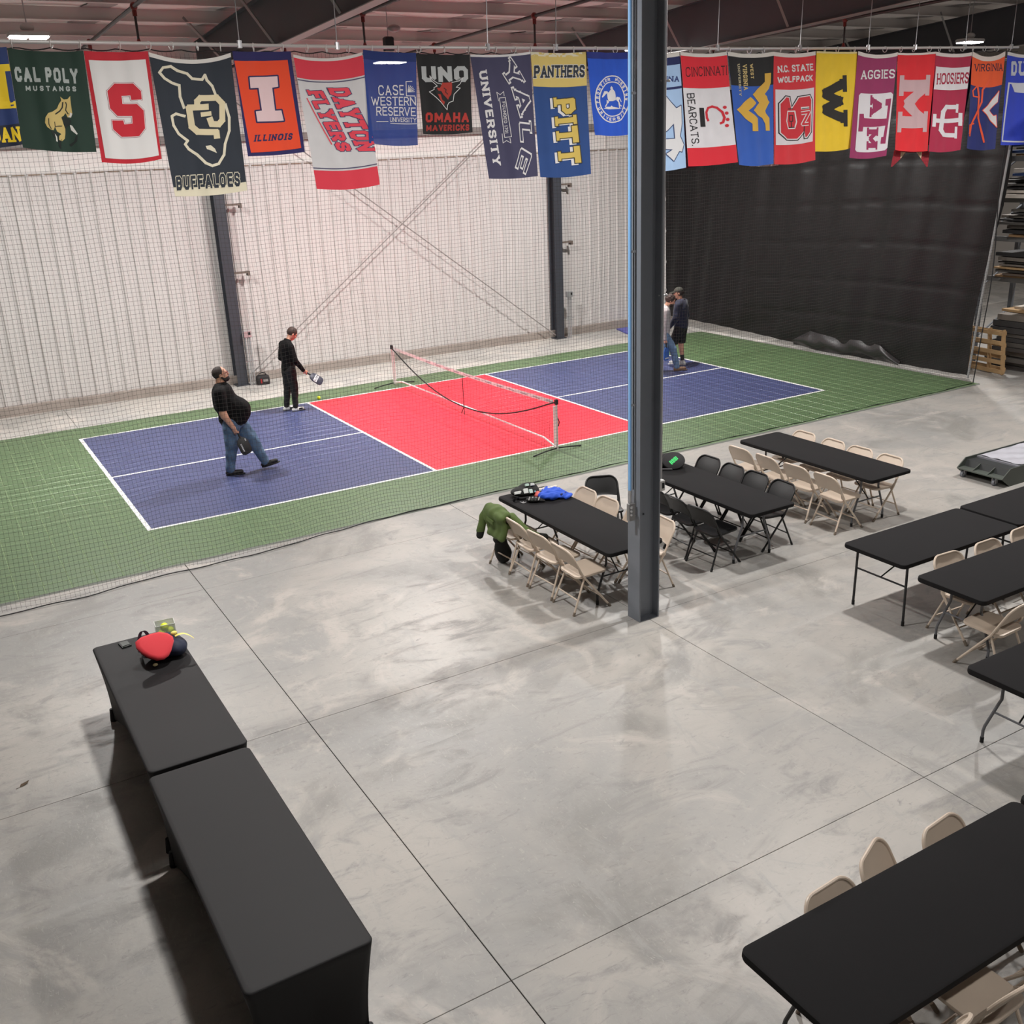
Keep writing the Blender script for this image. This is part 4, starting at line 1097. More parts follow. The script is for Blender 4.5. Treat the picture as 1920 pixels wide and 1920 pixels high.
# 6
B = Banner('team_banner', 'long white banner with red top and bottom bands and slanted red lettering', [(549, 102), (678, 98), (712, 346), (594, 354)], (214, 212, 213), sag=0.055, amp=0.015)
B.header((222, 216, 212), 0.022)
B.band('red_band', (224, 58, 76), 0.022, 0.165); B.band('red_hem_band', (224, 58, 76), 0.855, 1.0)
B.band('thin_stripe', (84, 80, 110), 0.176, 0.184); B.band('thin_stripe', (84, 80, 110), 0.834, 0.842)
for g, c, l in ((0.12, (70, 70, 110), 1), (0.02, (232, 70, 88), 2)):
    B.text(c, 2, 'DAYTON', (852, 662), (1082, 1132), (156, -4), 0.24, True, l, 0.16, g)
    B.text(c, 2, 'FLYERS', (702, 684), (930, 1134), (112, -4), 0.24, True, l, 0.16, g)
B.line('swoosh', (232, 70, 88), 2, [(700, 735), (885, 1085)], 8, 1); B.done()
# 7
B = Banner('team_banner', 'plain dark blue banner with stacked white serif lettering', [(680, 93), (780, 99), (783, 272), (692, 268)], (30, 62, 142), sag=0.012, thin=0.94)
B.band('header_tape', (22, 46, 112), 0.0, 0.095)
B.text(WHT, 2, 'CASE', (1240, 716), (1430, 713), (-5, -76), 0.13, True); B.text(WHT, 2, 'WESTERN', (1185, 792), (1520, 792), (-3, -66), 0.13, True, 0, 0.14)
B.text(WHT, 2, 'RESERVE', (1225, 866), (1520, 872), (-3, -66), 0.13, True, 0, 0.14); B.text(WHT, 2, 'UNIVERSITY', (1322, 914), (1522, 918), (0, -34), 0.14, True, 0, 0.14)
B.line('rule', WHT, 2, [(1225, 912), (1310, 912)], 5); B.line('rule', WHT, 2, [(1325, 924), (1525, 928)], 5)
B.line('emblem', WHT, 2, [(1490, 610), (1445, 612), (1450, 718), (1513, 720)], 6)
for a in range(6): B.line('emblem', WHT, 2, [(1460, 690), (1460+50*math.cos(-a*0.28-0.05), 690+52*math.sin(-a*0.28-0.05))], 5)
B.done()
# 8
B = Banner('team_banner', 'black banner with a red bull head between grey and red lettering', [(780, 100), (881, 102), (887, 248), (793, 251)], (20, 20, 22), sag=0.01)
B.text(GREY, 10, 'UNO', (85, 526), (695, 526), (-10, -212), 0.27, False, 0, 0.12)
OL = [(350, 556), (275, 540), (215, 497), (180, 442), (196, 505), (275, 580), (230, 600), (232, 626), (176, 656), (320, 790), (415, 895), (420, 832), (440, 797), (490, 780), (502, 690), (540, 650), (582, 606), (532, 596), (580, 550), (615, 468), (570, 510), (470, 532)]
B.poly('emblem_field', (20, 20, 22), 10, [(350, 540), (275, 525), (205, 470), (196, 505), (275, 580), (230, 626), (320, 790), (415, 880), (500, 690), (540, 620), (580, 550), (600, 480), (560, 500), (470, 528)], 1)
B.line('emblem_outline', (216, 216, 216), 10, OL, 9, 2)
B.poly('emblem', (176, 52, 40), 10, [(345, 535), (475, 530), (475, 620), (465, 690), (440, 722), (425, 762), (400, 732), (360, 692), (330, 645), (290, 642), (268, 602), (310, 606), (330, 575)], 2)
B.poly('emblem', (176, 52, 40), 10, [(280, 685), (322, 690), (342, 760), (382, 790), (370, 830), (330, 790)], 2)
B.line('emblem_shade', (24, 20, 20), 10, [(365, 605), (395, 625), (390, 660), (420, 690)], 10, 3)
B.text((182, 50, 42), 10, 'OMAHA', (128, 1062), (706, 1062), (0, -130), 0.25, False, 0, 0.16); B.text((166, 48, 42), 10, 'MAVERICKS', (138, 1182), (712, 1172), (0, -84), 0.25, False, 0, 0.16); B.done()
# 9
B = Banner('team_banner', 'slate purple banner with white outlined letters arranged in an arc', [(882, 102), (994, 97), (1008, 330), (917, 335)], (64, 62, 92), sag=0.02, amp=0.014)
B.header((220, 218, 218), 0.018)
for ch, p0, p1, up in (('Y', (1105, 352), (1280, 618), (165, -135)), ('A', (1278, 636), (1378, 966), (200, -58)), ('L', (1372, 1062), (1392, 1322), (168, 18)), ('E', (1398, 1398), (1312, 1664), (150, 94))):
    B.text(WHT, 10, ch, p0, p1, up, 0.24, True, 1, 0.2, 0.05); B.text((64, 62, 92), 10, ch, p0, p1, up, 0.24, True, 2, 0.2, -0.075)
B.text(WHT, 10, 'UNIVERSITY', (830, 384), (1030, 1640), (104, -14), 0.22, True, 0, 0.2)
B.line('ribbon', WHT, 10, [(1115, 737), (1188, 730), (1270, 1254), (1190, 1263)], 8, 0, True)
B.line('ribbon', WHT, 10, [(1105, 780), (1078, 660), (1122, 694), (1165, 652), (1172, 712)], 7); B.line('ribbon', WHT, 10, [(1158, 1212), (1172, 1338), (1212, 1305), (1262, 1338), (1250, 1270)], 7)
B.text(WHT, 10, 'FOUNDED 1701', (1148, 790), (1196, 1212), (36, -5), 0.16, True, 0, 0.2); B.done()
# 10
B = Banner('team_banner', 'blue banner with a gold top band and big gold letters reading downward', [(995, 97), (1098, 97), (1107, 326), (1013, 332)], (32, 70, 132), sag=0.018, amp=0.016)
B.band('gold_band', (216, 192, 110), 0.0, 0.268); B.header((224, 216, 190), 0.03)
B.text(WHT, 3, 'PANTHERS', (804, 586), (1186, 580), (0, -94), 0.22, True, 1, 0.12, 0.10); B.text((40, 46, 54), 3, 'PANTHERS', (804, 586), (1186, 580), (0, -94), 0.22, True, 2, 0.12, 0.0)
B.text(WHT, 3, 'PITT', (925, 757), (968, 1250), (166, -18), 0.25, True, 1, 0.14, 0.05); B.text((54, 52, 44), 3, 'PITT', (946, 748), (990, 1238), (166, -18), 0.25, True, 2, 0.14, 0.06); B.text((214, 186, 92), 3, 'PITT', (946, 748), (990, 1238), (166, -18), 0.25, True, 3, 0.14, -0.02); B.done()
# 11
B = Banner('team_banner', 'bright blue banner with a white oval seal of a horse and rider', [(1099, 97), (1180, 98), (1184, 252), (1117, 253)], (30, 84, 200), sag=0.008, amp=0.016)
B.band('header_tape', (28, 44, 128), 0.0, 0.075)
cx, cy = 585, 1070
def ellp(rx, ry, n=40): return [(cx+rx*math.cos(2*math.pi*i/n), cy+ry*math.sin(2*math.pi*i/n)) for i in range(n)]
B.line('seal_ring', WHT, 11, ellp(315, 440), 22, 0, True); B.line('seal_ring', WHT, 11, ellp(240, 325), 20, 0, True)
def ring_text(txt, a0, a1, flip):
    for i, ch in enumerate(txt):
        if ch == ' ': continue
        a = a0+(a1-a0)*i/(len(txt)-1); c = np.array([cx+277*math.cos(a), cy+382*math.sin(a)]); o_ = np.array([math.cos(a)*277/382, math.sin(a)]); o_ /= np.linalg.norm(o_)
        up = o_*(-1 if flip else 1)*58; ri = np.array([-up[1], up[0]])/58*(44 if ch != 'I' else 16)
        B.text(WHT, 11, ch, c-up/2-ri/2, c-up/2+ri/2, up, 0.24, False, 0)
ring_text('FRONTIER NURSING', math.radians(172), math.radians(360), False); ring_text('UNIVERSITY', math.radians(152), math.radians(28), True)
B.poly('rider', WHT, 11, [(560, 858), (578, 820), (598, 850), (600, 880), (630, 930), (640, 1000), (645, 1085), (600, 1108), (530, 1110), (505, 1060), (492, 965), (540, 930), (570, 885)])
B.poly('rider', WHT, 11, [(385, 1030), (430, 920), (500, 918), (522, 942), (470, 972), (430, 1012), (400, 1042)]); B.poly('rider', WHT, 11, [(480, 1080), (530, 1108), (530, 1142), (500, 1152), (460, 1222), (438, 1216), (480, 1150)])
B.poly('rider', WHT, 11, [(645, 1050), (660, 1025), (710, 1040), (755, 1120), (740, 1130), (700, 1070), (690, 1100), (720, 1178), (768, 1200), (740, 1212), (714, 1194), (712, 1238), (694, 1238), (680, 1130), (650, 1090)])
B.poly('rider', WHT, 11, [(420, 1250), (480, 1215), (560, 1215), (580, 1190), (602, 1215), (692, 1240), (764, 1238), (700, 1256), (520, 1262)]); B.done()
# 12
B = Banner('team_banner', 'pale blue banner half hidden behind the near column', [(1190, 97), (1274, 97), (1287, 314), (1198, 322)], (172, 204, 242), sag=0.03)
B.header((226, 222, 216), 0.035); B.band('navy_band', (32, 42, 96), 0.035, 0.10); B.band('navy_band', (32, 42, 96), 0.285, 0.305)
B.text((60, 76, 130), 4, 'CAROLINA', (20, 742), (345, 735), (0, -52), 0.2, True, 0, 0.16)
UN = [(175, 820), (235, 870), (320, 975), (362, 950), (368, 1110), (352, 1225), (388, 1300), (372, 1365), (350, 1358), (300, 1448), (235, 1385), (290, 1345), (180, 1335), (180, 1255), (312, 1248), (300, 1112), (235, 1180), (160, 1160)]
B.line('monogram_outline', (60, 76, 120), 4, UN, 16, 0, True); B.poly('monogram', (228, 228, 230), 4, UN, 1); B.done()
# 13
B = Banner('team_banner', 'red and white banner with a red claw letter C and black lettering', [(1276, 97), (1362, 97), (1382, 304), (1291, 312)], (226, 224, 228), sag=0.028)
B.band('red_band', (224, 40, 56), 0.03, 0.305); B.band('red_hem_band', (224, 40, 56), 0.835, 1.0); B.header((226, 222, 216), 0.03)
B.text((60, 22, 28), 4, 'CINCINNATI', (414, 692), (786, 676), (-4, -86), 0.11, True, 1, 0.16); B.text((44, 42, 46), 4, 'BEARCATS.', (420, 842), (470, 1312), (62, -4), 0.13, True, 0, 0.16)
B.line('emblem', (208, 36, 52), 4, [(618, 1090), (604, 1060), (598, 1010), (612, 972), (650, 958), (700, 970), (742, 1008), (760, 1058), (750, 1100), (725, 1112)], 20, 0)
for x, y in ((762, 966), (778, 1018), (786, 1075), (780, 1130)): B.poly('emblem', (208, 36, 52), 4, [(x+17*math.cos(k*math.pi/5), y+15*math.sin(k*math.pi/5)) for k in range(10)], 0)
B.poly('black_bar', BLK, 4, [(528, 970), (574, 970), (592, 1140), (540, 1142)]); B.done()
# 14
B = Banner('team_banner', 'blue banner with black top and a large gold zigzag emblem', [(1364, 97), (1450, 97), (1449, 307), (1385, 309)], (48, 94, 186), sag=0.03, amp=0.016)
B.band('black_band', (26, 26, 28), 0.035, 0.285); B.header((224, 220, 212), 0.035)
GO = (222, 176, 70)
B.poly('emblem', GO, 12, [(432, 462), (528, 452), (525, 600), (500, 690), (435, 770), (470, 805), (485, 860), (508, 890), (470, 960), (440, 1020), (450, 1060), (500, 1130), (500, 1320), (445, 1320), (440, 1220), (400, 1130), (330, 1085), (255, 1015), (355, 900), (238, 780), (435, 585)], 1)
B.poly('emblem', GO, 12, [(210, 815), (303, 905), (192, 1020), (330, 1135), (335, 1328), (243, 1328), (240, 1215), (6, 1005), (90, 930)], 1)
B.text((216, 192, 130), 12, 'WEST', (192, 322), (212, 545), (50, -3), 0.2, True, 1, 0.2); B.text((216, 192, 130), 12, 'VIRGINIA', (98, 330), (125, 712), (54, -3), 0.2, True, 1, 0.2); B.text((206, 196, 160), 12, 'UNIVERSITY', (8, 322), (40, 800), (44, -3), 0.2, True, 1, 0.2); B.done()
# 15
B = Banner('team_banner', 'red banner with white lettering above a white panel of interlocked red letters', [(1451, 97), (1529, 96), (1529, 300), (1452, 308)], (214, 48, 58), sag=0.03)
B.header((226, 218, 212), 0.035)
B.text(WHT, 12, 'N.C. STATE', (634, 452), (1165, 416), (-8, -104), 0.2, True, 0, 0.12); B.text(WHT, 12, 'WOLFPACK', (628, 608), (1150, 574), (0, -92), 0.22, False, 0, 0.14)
B.poly('white_field', (222, 216, 220), 12, [(600, 700), (1172, 672), (1155, 1480), (600, 1535)])
OUT = [(632, 908), (728, 790), (815, 800), (838, 940), (915, 800), (1110, 768), (1152, 850), (1142, 1340), (1075, 1440), (1010, 1450), (1000, 1375), (920, 1470), (735, 1470), (634, 1360)]
def shrink(P_, d):
    n_ = len(P_); R = []
    for i in range(n_):
        a, b_, c = np.array(P_[i-1], float), np.array(P_[i], float), np.array(P_[(i+1) % n_], float)
        d1 = (b_-a)/np.linalg.norm(b_-a); d2 = (c-b_)/np.linalg.norm(c-b_); n1 = np.array([-d1[1], d1[0]]); n2 = np.array([-d2[1], d2[0]])
        m_ = n1+n2; m_ /= max(np.linalg.norm(m_), 0.3); R.append(tuple(b_+m_*d/max(0.45, m_@n1)))
    return R
B.poly('monogram_outline', (44, 40, 44), 12, OUT, 1); B.poly('monogram_gap', (226, 220, 222), 12, shrink(OUT, 15), 2); B.poly('monogram', (206, 44, 56), 12, shrink(OUT, 30), 3)
B.line('monogram_inner', (228, 222, 222), 12, [(762, 1030), (872, 1028), (896, 1190), (872, 1285), (770, 1290), (740, 1180)], 16, 4, True); B.line('monogram_inner_dark', (44, 40, 44), 12, [(795, 1090), (845, 1090), (845, 1180), (795, 1180)], 12, 5, True)
B.line('monogram_inner_dark', (44, 40, 44), 12, [(822, 1180), (828, 1268)], 12, 5); B.line('monogram_inner_dark', (44, 40, 44), 12, [(778, 1272), (872, 1270)], 12, 5); B.line('monogram_inner_dark', (44, 40, 44), 12, [(770, 996), (845, 990)], 12, 5)
B.line('monogram_inner', (228, 222, 222), 12, [(960, 985), (1085, 975)], 36, 4); B.line('monogram_inner_dark', (44, 40, 44), 12, [(970, 992), (1085, 978)], 12, 5)
B.line('monogram_inner', (228, 222, 222), 12, [(962, 1060), (1085, 1040), (985, 1225), (1080, 1215)], 56, 4); B.line('monogram', (206, 44, 56), 12, [(962, 1060), (1085, 1040), (985, 1225), (1080, 1215)], 30, 5)
B.line('monogram_inner_dark', (44, 40, 44), 12, [(1015, 1250), (1008, 1370)], 14, 5); B.done()
# 16
B = Banner('team_banner', 'plain yellow banner with a big black letter turned sideways', [(1530, 96), (1608, 97), (1600, 277), (1528, 284)], (238, 200, 42), sag=0.006, amp=0.016)
B.header((232, 214, 150), 0.018); B.text((34, 30, 26), 4, 'W', (1632, 715), (1632, 1112), (226, -6), 0.26, True); B.done()
# 17
B = Banner('team_banner', 'maroon banner with a white panel of three maroon letters', [(1609, 96), (1683, 98), (1661, 292), (1592, 296)], (152, 46, 96), sag=0.045)
B.header((226, 218, 212), 0.035); B.text(WHT, 5, 'AGGIES', (374, 752), (688, 742), (4, -86), 0.17, True, 0, 0.14)
B.poly('white_field', (226, 222, 226), 5, [(372, 882), (655, 874), (672, 895), (622, 1400), (600, 1424), (330, 1438), (310, 1420), (350, 905)])
MA = (158, 46, 92)
B.poly('letter', MA, 5, [(612, 940), (656, 932), (640, 1080), (606, 1360), (565, 1362), (572, 1300), (592, 1296), (608, 1190), (398, 1202), (392, 1246), (340, 1246), (355, 1078), (402, 1078), (404, 1118), (618, 1122), (630, 1000), (608, 1000)], 1)
B.text(MA, 5, 'A', (462, 922), (452, 1090), (112, -4), 0.27, True, 1); B.text(MA, 5, 'M', (428, 1226), (422, 1402), (108, -2), 0.26, True, 1); B.done()
# 18
B = Banner('team_banner', 'bright red banner with a greyish block letter M turned sideways', [(1684, 99), (1754, 97), (1741, 283), (1677, 281)], (226, 36, 46), sag=0.012)
B.header((228, 216, 210), 0.02); B.text((206, 172, 176), 5, 'M', (742, 756), (716, 1212), (284, -4), 0.24, True); B.done()
B = Banner('pennant', 'dark red swallow-tailed pennant with cream edge hanging below the red banner', [(1688, 110), (1750, 110), (1741, 283), (1677, 283)], (168, 36, 52), y=-4.53, group='pieces hung behind the banners')
B.done()
pn_ = bpy.data.objects[B.root.name]
def on_y(z, p, y): return survey_y(zp(z, p), y)
for pts in ([(690, 1425), (660, 1580), (672, 1580), (750, 1505), (815, 1430)], [(1028, 1432), (1008, 1580), (998, 1582), (945, 1505), (890, 1425)]):
    MB().prism([on_y(5, p, -4.53) for p in pts], (0, 0.004, 0)).build('tail', mat('cloth_168_36_52'), pn_, None)
for pts in ([(752, 1440), (750, 1502), (808, 1432)], [(955, 1430), (945, 1502), (892, 1428)]):
    MB().prism([on_y(5, p, -4.536) for p in pts], (0, 0.003, 0)).build('cream_edge', mat('print_cream', (226, 212, 176), 0.7), pn_, None)
# 19
B = Banner('team_banner', 'crimson banner with a white name panel and a white trident emblem', [(1755, 97), (1822, 98), (1799, 281), (1742, 284)], (176, 36, 72), sag=0.03)
B.header((226, 216, 212), 0.035); B.poly('white_field', (228, 222, 226), 5, [(1085, 628), (1402, 630), (1380, 840), (1062, 846)])
B.text((170, 36, 66), 5, 'HOOSIERS', (1086, 802), (1386, 790), (8, -106), 0.17, True, 1, 0.12)
for pts, wd in (([(1302, 1012), (1182, 1012), (1150, 1060), (1130, 1230), (1160, 1275), (1272, 1282)], 40), ([(1062, 1140), (1330, 1132)], 40), ([(1318, 1070), (1312, 1192)], 30), ([(1070, 1080), (1062, 1200)], 30), ([(1292, 985), (1286, 1068)], 24), ([(1278, 1200), (1270, 1312)], 24)):
    B.line('emblem', (228, 224, 228), 5, pts, wd)
B.done()
# 20
B = Banner('team_banner', 'navy banner with an orange top and crossed orange sabres beside a white V', [(1824, 96), (1885, 96), (1866, 279), (1812, 278)], (36, 46, 112), sag=0.09)
B.band('orange_band', (238, 92, 44), 0.05, 0.335); B.header((226, 214, 206), 0.05)
B.text((60, 34, 60), 5, 'VIRGINIA', (1450, 678), (1716, 672), (4, -72), 0.14, True, 1, 0.16)
OR = (240, 92, 56)
B.line('emblem', OR, 5, [(1590, 748), (1526, 850), (1515, 970), (1482, 1040), (1422, 1180), (1406, 1292)], 15, 1); B.line('emblem', OR, 5, [(1478, 805), (1490, 920), (1482, 1020), (1482, 1120), (1536, 1352)], 17, 1)
B.line('emblem', OR, 5, [(1476, 812), (1436, 860), (1442, 912), (1494, 922)], 12, 1); B.line('emblem', OR, 5, [(1446, 1168), (1404, 1186), (1400, 1270)], 14, 1)
VV = [(1682, 862), (1668, 965), (1640, 988), (1586, 1046), (1630, 1100), (1656, 1092), (1662, 1204), (1524, 1046)]
B.line('letter_outline', OR, 5, VV, 12, 1, True); B.poly('letter', (228, 222, 222), 5, VV, 2); B.done()
# 21
B = Banner('team_banner', 'royal blue banner with grey gothic lettering cut off at the right edge', [(1889, 97), (1968, 98), (1944, 268), (1876, 272)], (38, 62, 190), sag=0.05)
B.header((222, 218, 218), 0.035); B.text((196, 200, 212), 0, 'DUKE', (1894, 142), (1954, 141), (1, -27), 0.24, True)
B.line('panel_outline', (206, 208, 218), 5, [(1930, 792), (1772, 788), (1716, 1336), (1930, 1342)], 14); B.poly('panel_wedge', (206, 208, 218), 5, [(1790, 790), (2050, 790), (2050, 882), (1830, 872)]); B.done()
# pieces hanging on the far side of the net, glimpsed between the banners
for lab, cor, rgb in (('maroon banner edge glimpsed between the pale blue and red banners', [(1232, 104), (1306, 104), (1322, 310), (1236, 314)], (110, 28, 60)),
                      ('white cloth glimpsed behind the gold zigzag banner', [(1402, 104), (1462, 104), (1460, 310), (1405, 312)], (218, 212, 216)),
                      ('dark navy banner mostly hidden behind the crimson trident banner', [(1752, 106), (1830, 106), (1800, 270), (1735, 272)], (70, 44, 84))):
    Banner('team_banner', lab, cor, rgb, y=-4.515, amp=0.006, group='pieces hung behind the banners').done()

# ================================================================== PEOPLE
def mv(p, q): return tuple(np.array(p, float)+np.array(q, float))
def frame(yaw, pitch, roll=0.0):
    """columns forward, left, up of a head turned by yaw and raised by pitch"""
    R = Matrix.Rotation(yaw, 3, 'Z') @ Matrix.Rotation(-pitch, 3, 'Y') @ Matrix.Rotation(roll, 3, 'X')
    return np.array(R)
def hand_prims(w_, d, nrm, side, curl=1.0, sc=1.0):
    """wrist w_, direction of the fingers d, palm faces nrm, side = toward the thumb"""
    w_, d, nrm = np.array(w_, float), np.array(d, float), np.array(nrm, float)
    d /= np.linalg.norm(d); nrm -= d*(nrm@d); nrm /= np.linalg.norm(nrm); s = np.cross(d, nrm)*side
    P = [('c', w_, w_+d*0.075*sc+s*0.012, 0.024*sc, 0.022*sc, 0.012), ('c', w_+d*0.03*sc-s*0.012, w_+d*0.075*sc-s*0.022, 0.022*sc, 0.018*sc, 0.012)]
    for i, (o, L) in enumerate(((0.030, 0.92), (0.010, 1.0), (-0.011, 0.95), (-0.031, 0.78))):
        k = w_+d*0.088*sc+s*o*sc; a = curl*(0.75+0.1*i)
        d1 = d*math.cos(a)+nrm*math.sin(a); d2 = d*math.cos(a*2.0)+nrm*math.sin(a*2.0); d3 = d*math.cos(a*2.6)+nrm*math.sin(a*2.6)
        q1 = k+d1*0.040*L*sc; q2 = q1+d2*0.026*L*sc; q3 = q2+d3*0.018*L*sc
        P += [('c', k, q1, 0.0095*sc, 0.009*sc, 0.003), ('c', q1, q2, 0.009*sc, 0.0085*sc, 0.003), ('c', q2, q3, 0.0085*sc, 0.0075*sc, 0.003)]
    t0 = w_+d*0.03*sc+s*0.026*sc; t1 = t0+(d*0.6+s*0.55+nrm*0.5)*0.036*sc; t2 = t1+(d*0.5+nrm*0.9-s*0.1)*0.030*sc
    P += [('c', t0, t1, 0.013*sc, 0.010*sc, 0.006), ('c', t1, t2, 0.010*sc, 0.009*sc, 0.003)]
    return P
def head_prims(H, R, s=1.0):
    def L(x, y, z): return tuple(np.array(H)+R@(np.array([x, y, z])*s))
    e = lambda c, r, k: ('e', c, tuple(np.array(r)*s), k, R)
    P = [e(L(-0.005, 0, 0.018), (0.100, 0.078, 0.104), 0.02), e(L(0.030, 0, -0.050), (0.066, 0.060, 0.066), 0.03),
         e(L(0.060, 0, -0.088), (0.032, 0.036, 0.026), 0.02), e(L(0.078, 0, 0.022), (0.022, 0.052, 0.014), 0.012),
         ('c', L(0.090, 0, 0.008), L(0.112, 0, -0.028), 0.009*s, 0.014*s, 0.008), e(L(0.088, 0, -0.062), (0.012, 0.026, 0.007), 0.005), e(L(0.086, 0, -0.074), (0.012, 0.022, 0.007), 0.005)]
    for q in (-1, 1):
        P += [e(L(-0.004, q*0.080, -0.012), (0.020, 0.010, 0.032), 0.006), e(L(0.062, q*0.036, -0.030), (0.026, 0.026, 0.024), 0.02)]
    return P, L
M_skin = mat('skin', (208, 156, 130), 0.5, var=0.04, scale=12)
M_hairb = mat('hair_dark', (44, 34, 30), 0.7, var=0.2, scale=60)
M_eye = mat('eye_dark', (28, 24, 24), 0.3)
def wrinkle(a, f):
    return lambda P: a*np.sin(P[..., 2]*f+3*np.sin(P[..., 0]*9)+2*np.sin(P[..., 1]*11))*np.cos(P[..., 0]*f*0.7+P[..., 1]*f*0.5)
def infl(P, d):
    R = []
    for p in P:
        if p[0] == 'c': R.append((p[0], p[1], p[2], p[3]+d, p[4]+d)+tuple(p[5:]))
        else: R.append((p[0], p[1], tuple(np.array(p[2])+d))+tuple(p[3:]))
    return R
def shoe_prims(an, yaw, pitch=0.0, L=0.27):
    f = np.array([math.cos(yaw)*math.cos(pitch), math.sin(yaw)*math.cos(pitch), math.sin(pitch)]); u = np.array([-math.cos(yaw)*math.sin(pitch), -math.sin(yaw)*math.sin(pitch), math.cos(pitch)])
    a = np.array(an, float); heel = a-u*0.055-f*0.045; toe = heel+f*(L-0.085)
    up = [('c', a+u*0.005, a-u*0.04, 0.047, 0.046, 0.02), ('c', heel, heel+f*0.08, 0.040, 0.043, 0.02), ('c', heel+f*0.06, toe, 0.043, 0.036, 0.02)]
    bot = heel-u*0.030
    sole = [('c', bot+f*t*(L-0.08), bot+f*t*(L-0.08)+f*0.02, 0.040, 0.040, 0.02, [(bot+u*0.004, u), (bot-u*0.013, -u)]) for t in np.linspace(0, 1, 6)]
    return up, sole
class Person:
    def __init__(s, label, loc, deg):
        s.root = thing('person', label, 'person', loc, math.radians(deg)); s.body = []
    def limb(s, *pts):
        return [('c', pts[i][0], pts[i+1][0], pts[i][1], pts[i+1][1], 0.02) for i in range(len(pts)-1)]
    def finish_body(s, res=0.009): return soft('body', s.body, M_skin, s.root, res)
    def wear(s, name, prims, M, res=0.010, noise=None): return soft(name, prims, M, s.root, res, noise)
    def eyes(s, L, sc=1.0):
        for q in (-1, 1): MB().ell(L(0.086, q*0.032, 0.002), (0.008*sc, 0.014*sc, 0.008*sc)).build('eye', M_eye, s.root)

# ---- heavy man in black polo and jeans, walking to the right, looking up
p = Person('bearded man in black polo and jeans walking right and looking up', (-4.69, -1.13, 0.014), -18)
H = (-0.225, 0, 1.655); R = frame(0, 0.26)
hp, L = head_prims(H, R, 1.06)
sh = 1.42
torso = [('e', (-0.235, 0, 1.33), (0.155, 0.205, 0.20), 0.03), ('e', (-0.20, 0, 1.18), (0.19, 0.215, 0.20), 0.05), ('e', (-0.075, 0, 1.05), (0.235, 0.205, 0.215), 0.06), ('e', (-0.13, 0, 0.92), (0.205, 0.205, 0.15), 0.06),
         ('c', (-0.26, -0.18, sh), (-0.26, 0.18, sh), 0.070, 0.070, 0.05)]
neck = [('c', (-0.26, 0, 1.42), (-0.24, 0, 1.60), 0.075, 0.068, 0.03)]
ra = [((-0.27, -0.225, 1.40), 0.075), ((-0.25, -0.285, 1.08), 0.058), ((-0.235, -0.292, 1.04), 0.055), ((-0.12, -0.275, 0.83), 0.036)]
la = [((-0.25, 0.225, 1.40), 0.075), ((-0.16, 0.285, 1.10), 0.058), ((-0.06, 0.27, 0.86), 0.036)]
rl = [((-0.16, -0.105, 0.88), 0.125), ((-0.20, -0.11, 0.49), 0.082), ((-0.27, -0.10, 0.10), 0.050)]
ll = [((-0.08, 0.105, 0.88), 0.125), ((0.14, 0.10, 0.49), 0.082), ((0.285, 0.09, 0.135), 0.050)]
p.body = torso+neck+p.limb(*ra)+p.limb(*la)+p.limb(*rl)+p.limb(*ll)+hp+hand_prims(ra[-1][0], (0.28, 0.02, -1), (0.3, 1, 0.1), -1, 0.95)+hand_prims(la[-1][0], (0.25, 0, -1), (0.3, -1, 0), 1, 0.6)
p.finish_body()
M_polo = mat('polo_black', (9, 9, 10), 0.8, spec=0.2)
hemz = ((0, 0, 0.80), (0.12, 0, -1))
shirt = [q+((hemz,) if True else ()) for q in infl(torso, 0.016)]
shirt += [('c', ra[0][0], ra[1][0], 0.094, 0.086, 0.03, ((-0.25, -0.285, 1.12), (0.05, -0.2, -1))), ('c', la[0][0], la[1][0], 0.094, 0.086, 0.03, ((-0.16, 0.285, 1.14), (0.2, 0.2, -1))), ('c', (-0.26, 0, 1.42), (-0.25, 0, 1.52), 0.094, 0.084, 0.02, ((-0.25, 0, 1.525), (-0.25, 0, 1)))]
p.wear('polo_shirt', shirt, M_polo, 0.010, wrinkle(0.004, 26))
M_jean = mat('jeans_blue', (88, 112, 138), 0.85, var=0.25, scale=9)
jeans = [('e', (-0.13, 0, 0.88), (0.20, 0.205, 0.14), 0.05)]+[q[:3]+(q[3]+0.016, q[4]+0.022)+q[5:] for q in p.limb(*rl)+p.limb(*ll)]
p.wear('jeans', jeans, M_jean, 0.010, wrinkle(0.007, 30))
M_shoek = mat('shoe_black', (26, 25, 26), 0.55)
for an, pit in ((rl[-1][0], 0.0), (ll[-1][0], 0.22)):
    u, so = shoe_prims(an, 0.05, pit, 0.30); x = p.wear('shoe', u, M_shoek, 0.009); soft('sole', so, mat('sole_black', (16, 16, 16), 0.7), x, 0.009)
p.wear('hair', [('e', L(-0.020, 0, 0.030), (0.108, 0.090, 0.106), 0.01, R, [(L(0.055, 0, 0.05), R@np.array([1, 0, -0.55])), (L(-0.02, 0, -0.065), R@np.array([0.2, 0, -1]))])], M_hairb, 0.008)
p.wear('beard', [('e', L(0.050, 0, -0.080), (0.062, 0.066, 0.055), 0.01, R, [(L(0.05, 0, -0.048), R@np.array([0.15, 0, 1.0]))]), ('c', L(0.0, 0.078, -0.03), L(0.04, 0.055, -0.09), 0.014, 0.02, 0.01), ('c', L(0.0, -0.078, -0.03), L(0.04, -0.055, -0.09), 0.014, 0.02, 0.01)], mat('beard_dark', (38, 28, 25), 0.8), 0.008)
gl = MB()
for q in (-1, 1):
    gl.tube([L(0.105, q*0.036+0.024*math.cos(a), 0.004+0.018*math.sin(a)) for a in [k*math.pi/5 for k in range(10)]], 0.003, 5, closed=True); gl.tube([L(0.10, q*0.062, 0.008), L(0.0, q*0.086, 0.004)], 0.003, 5)
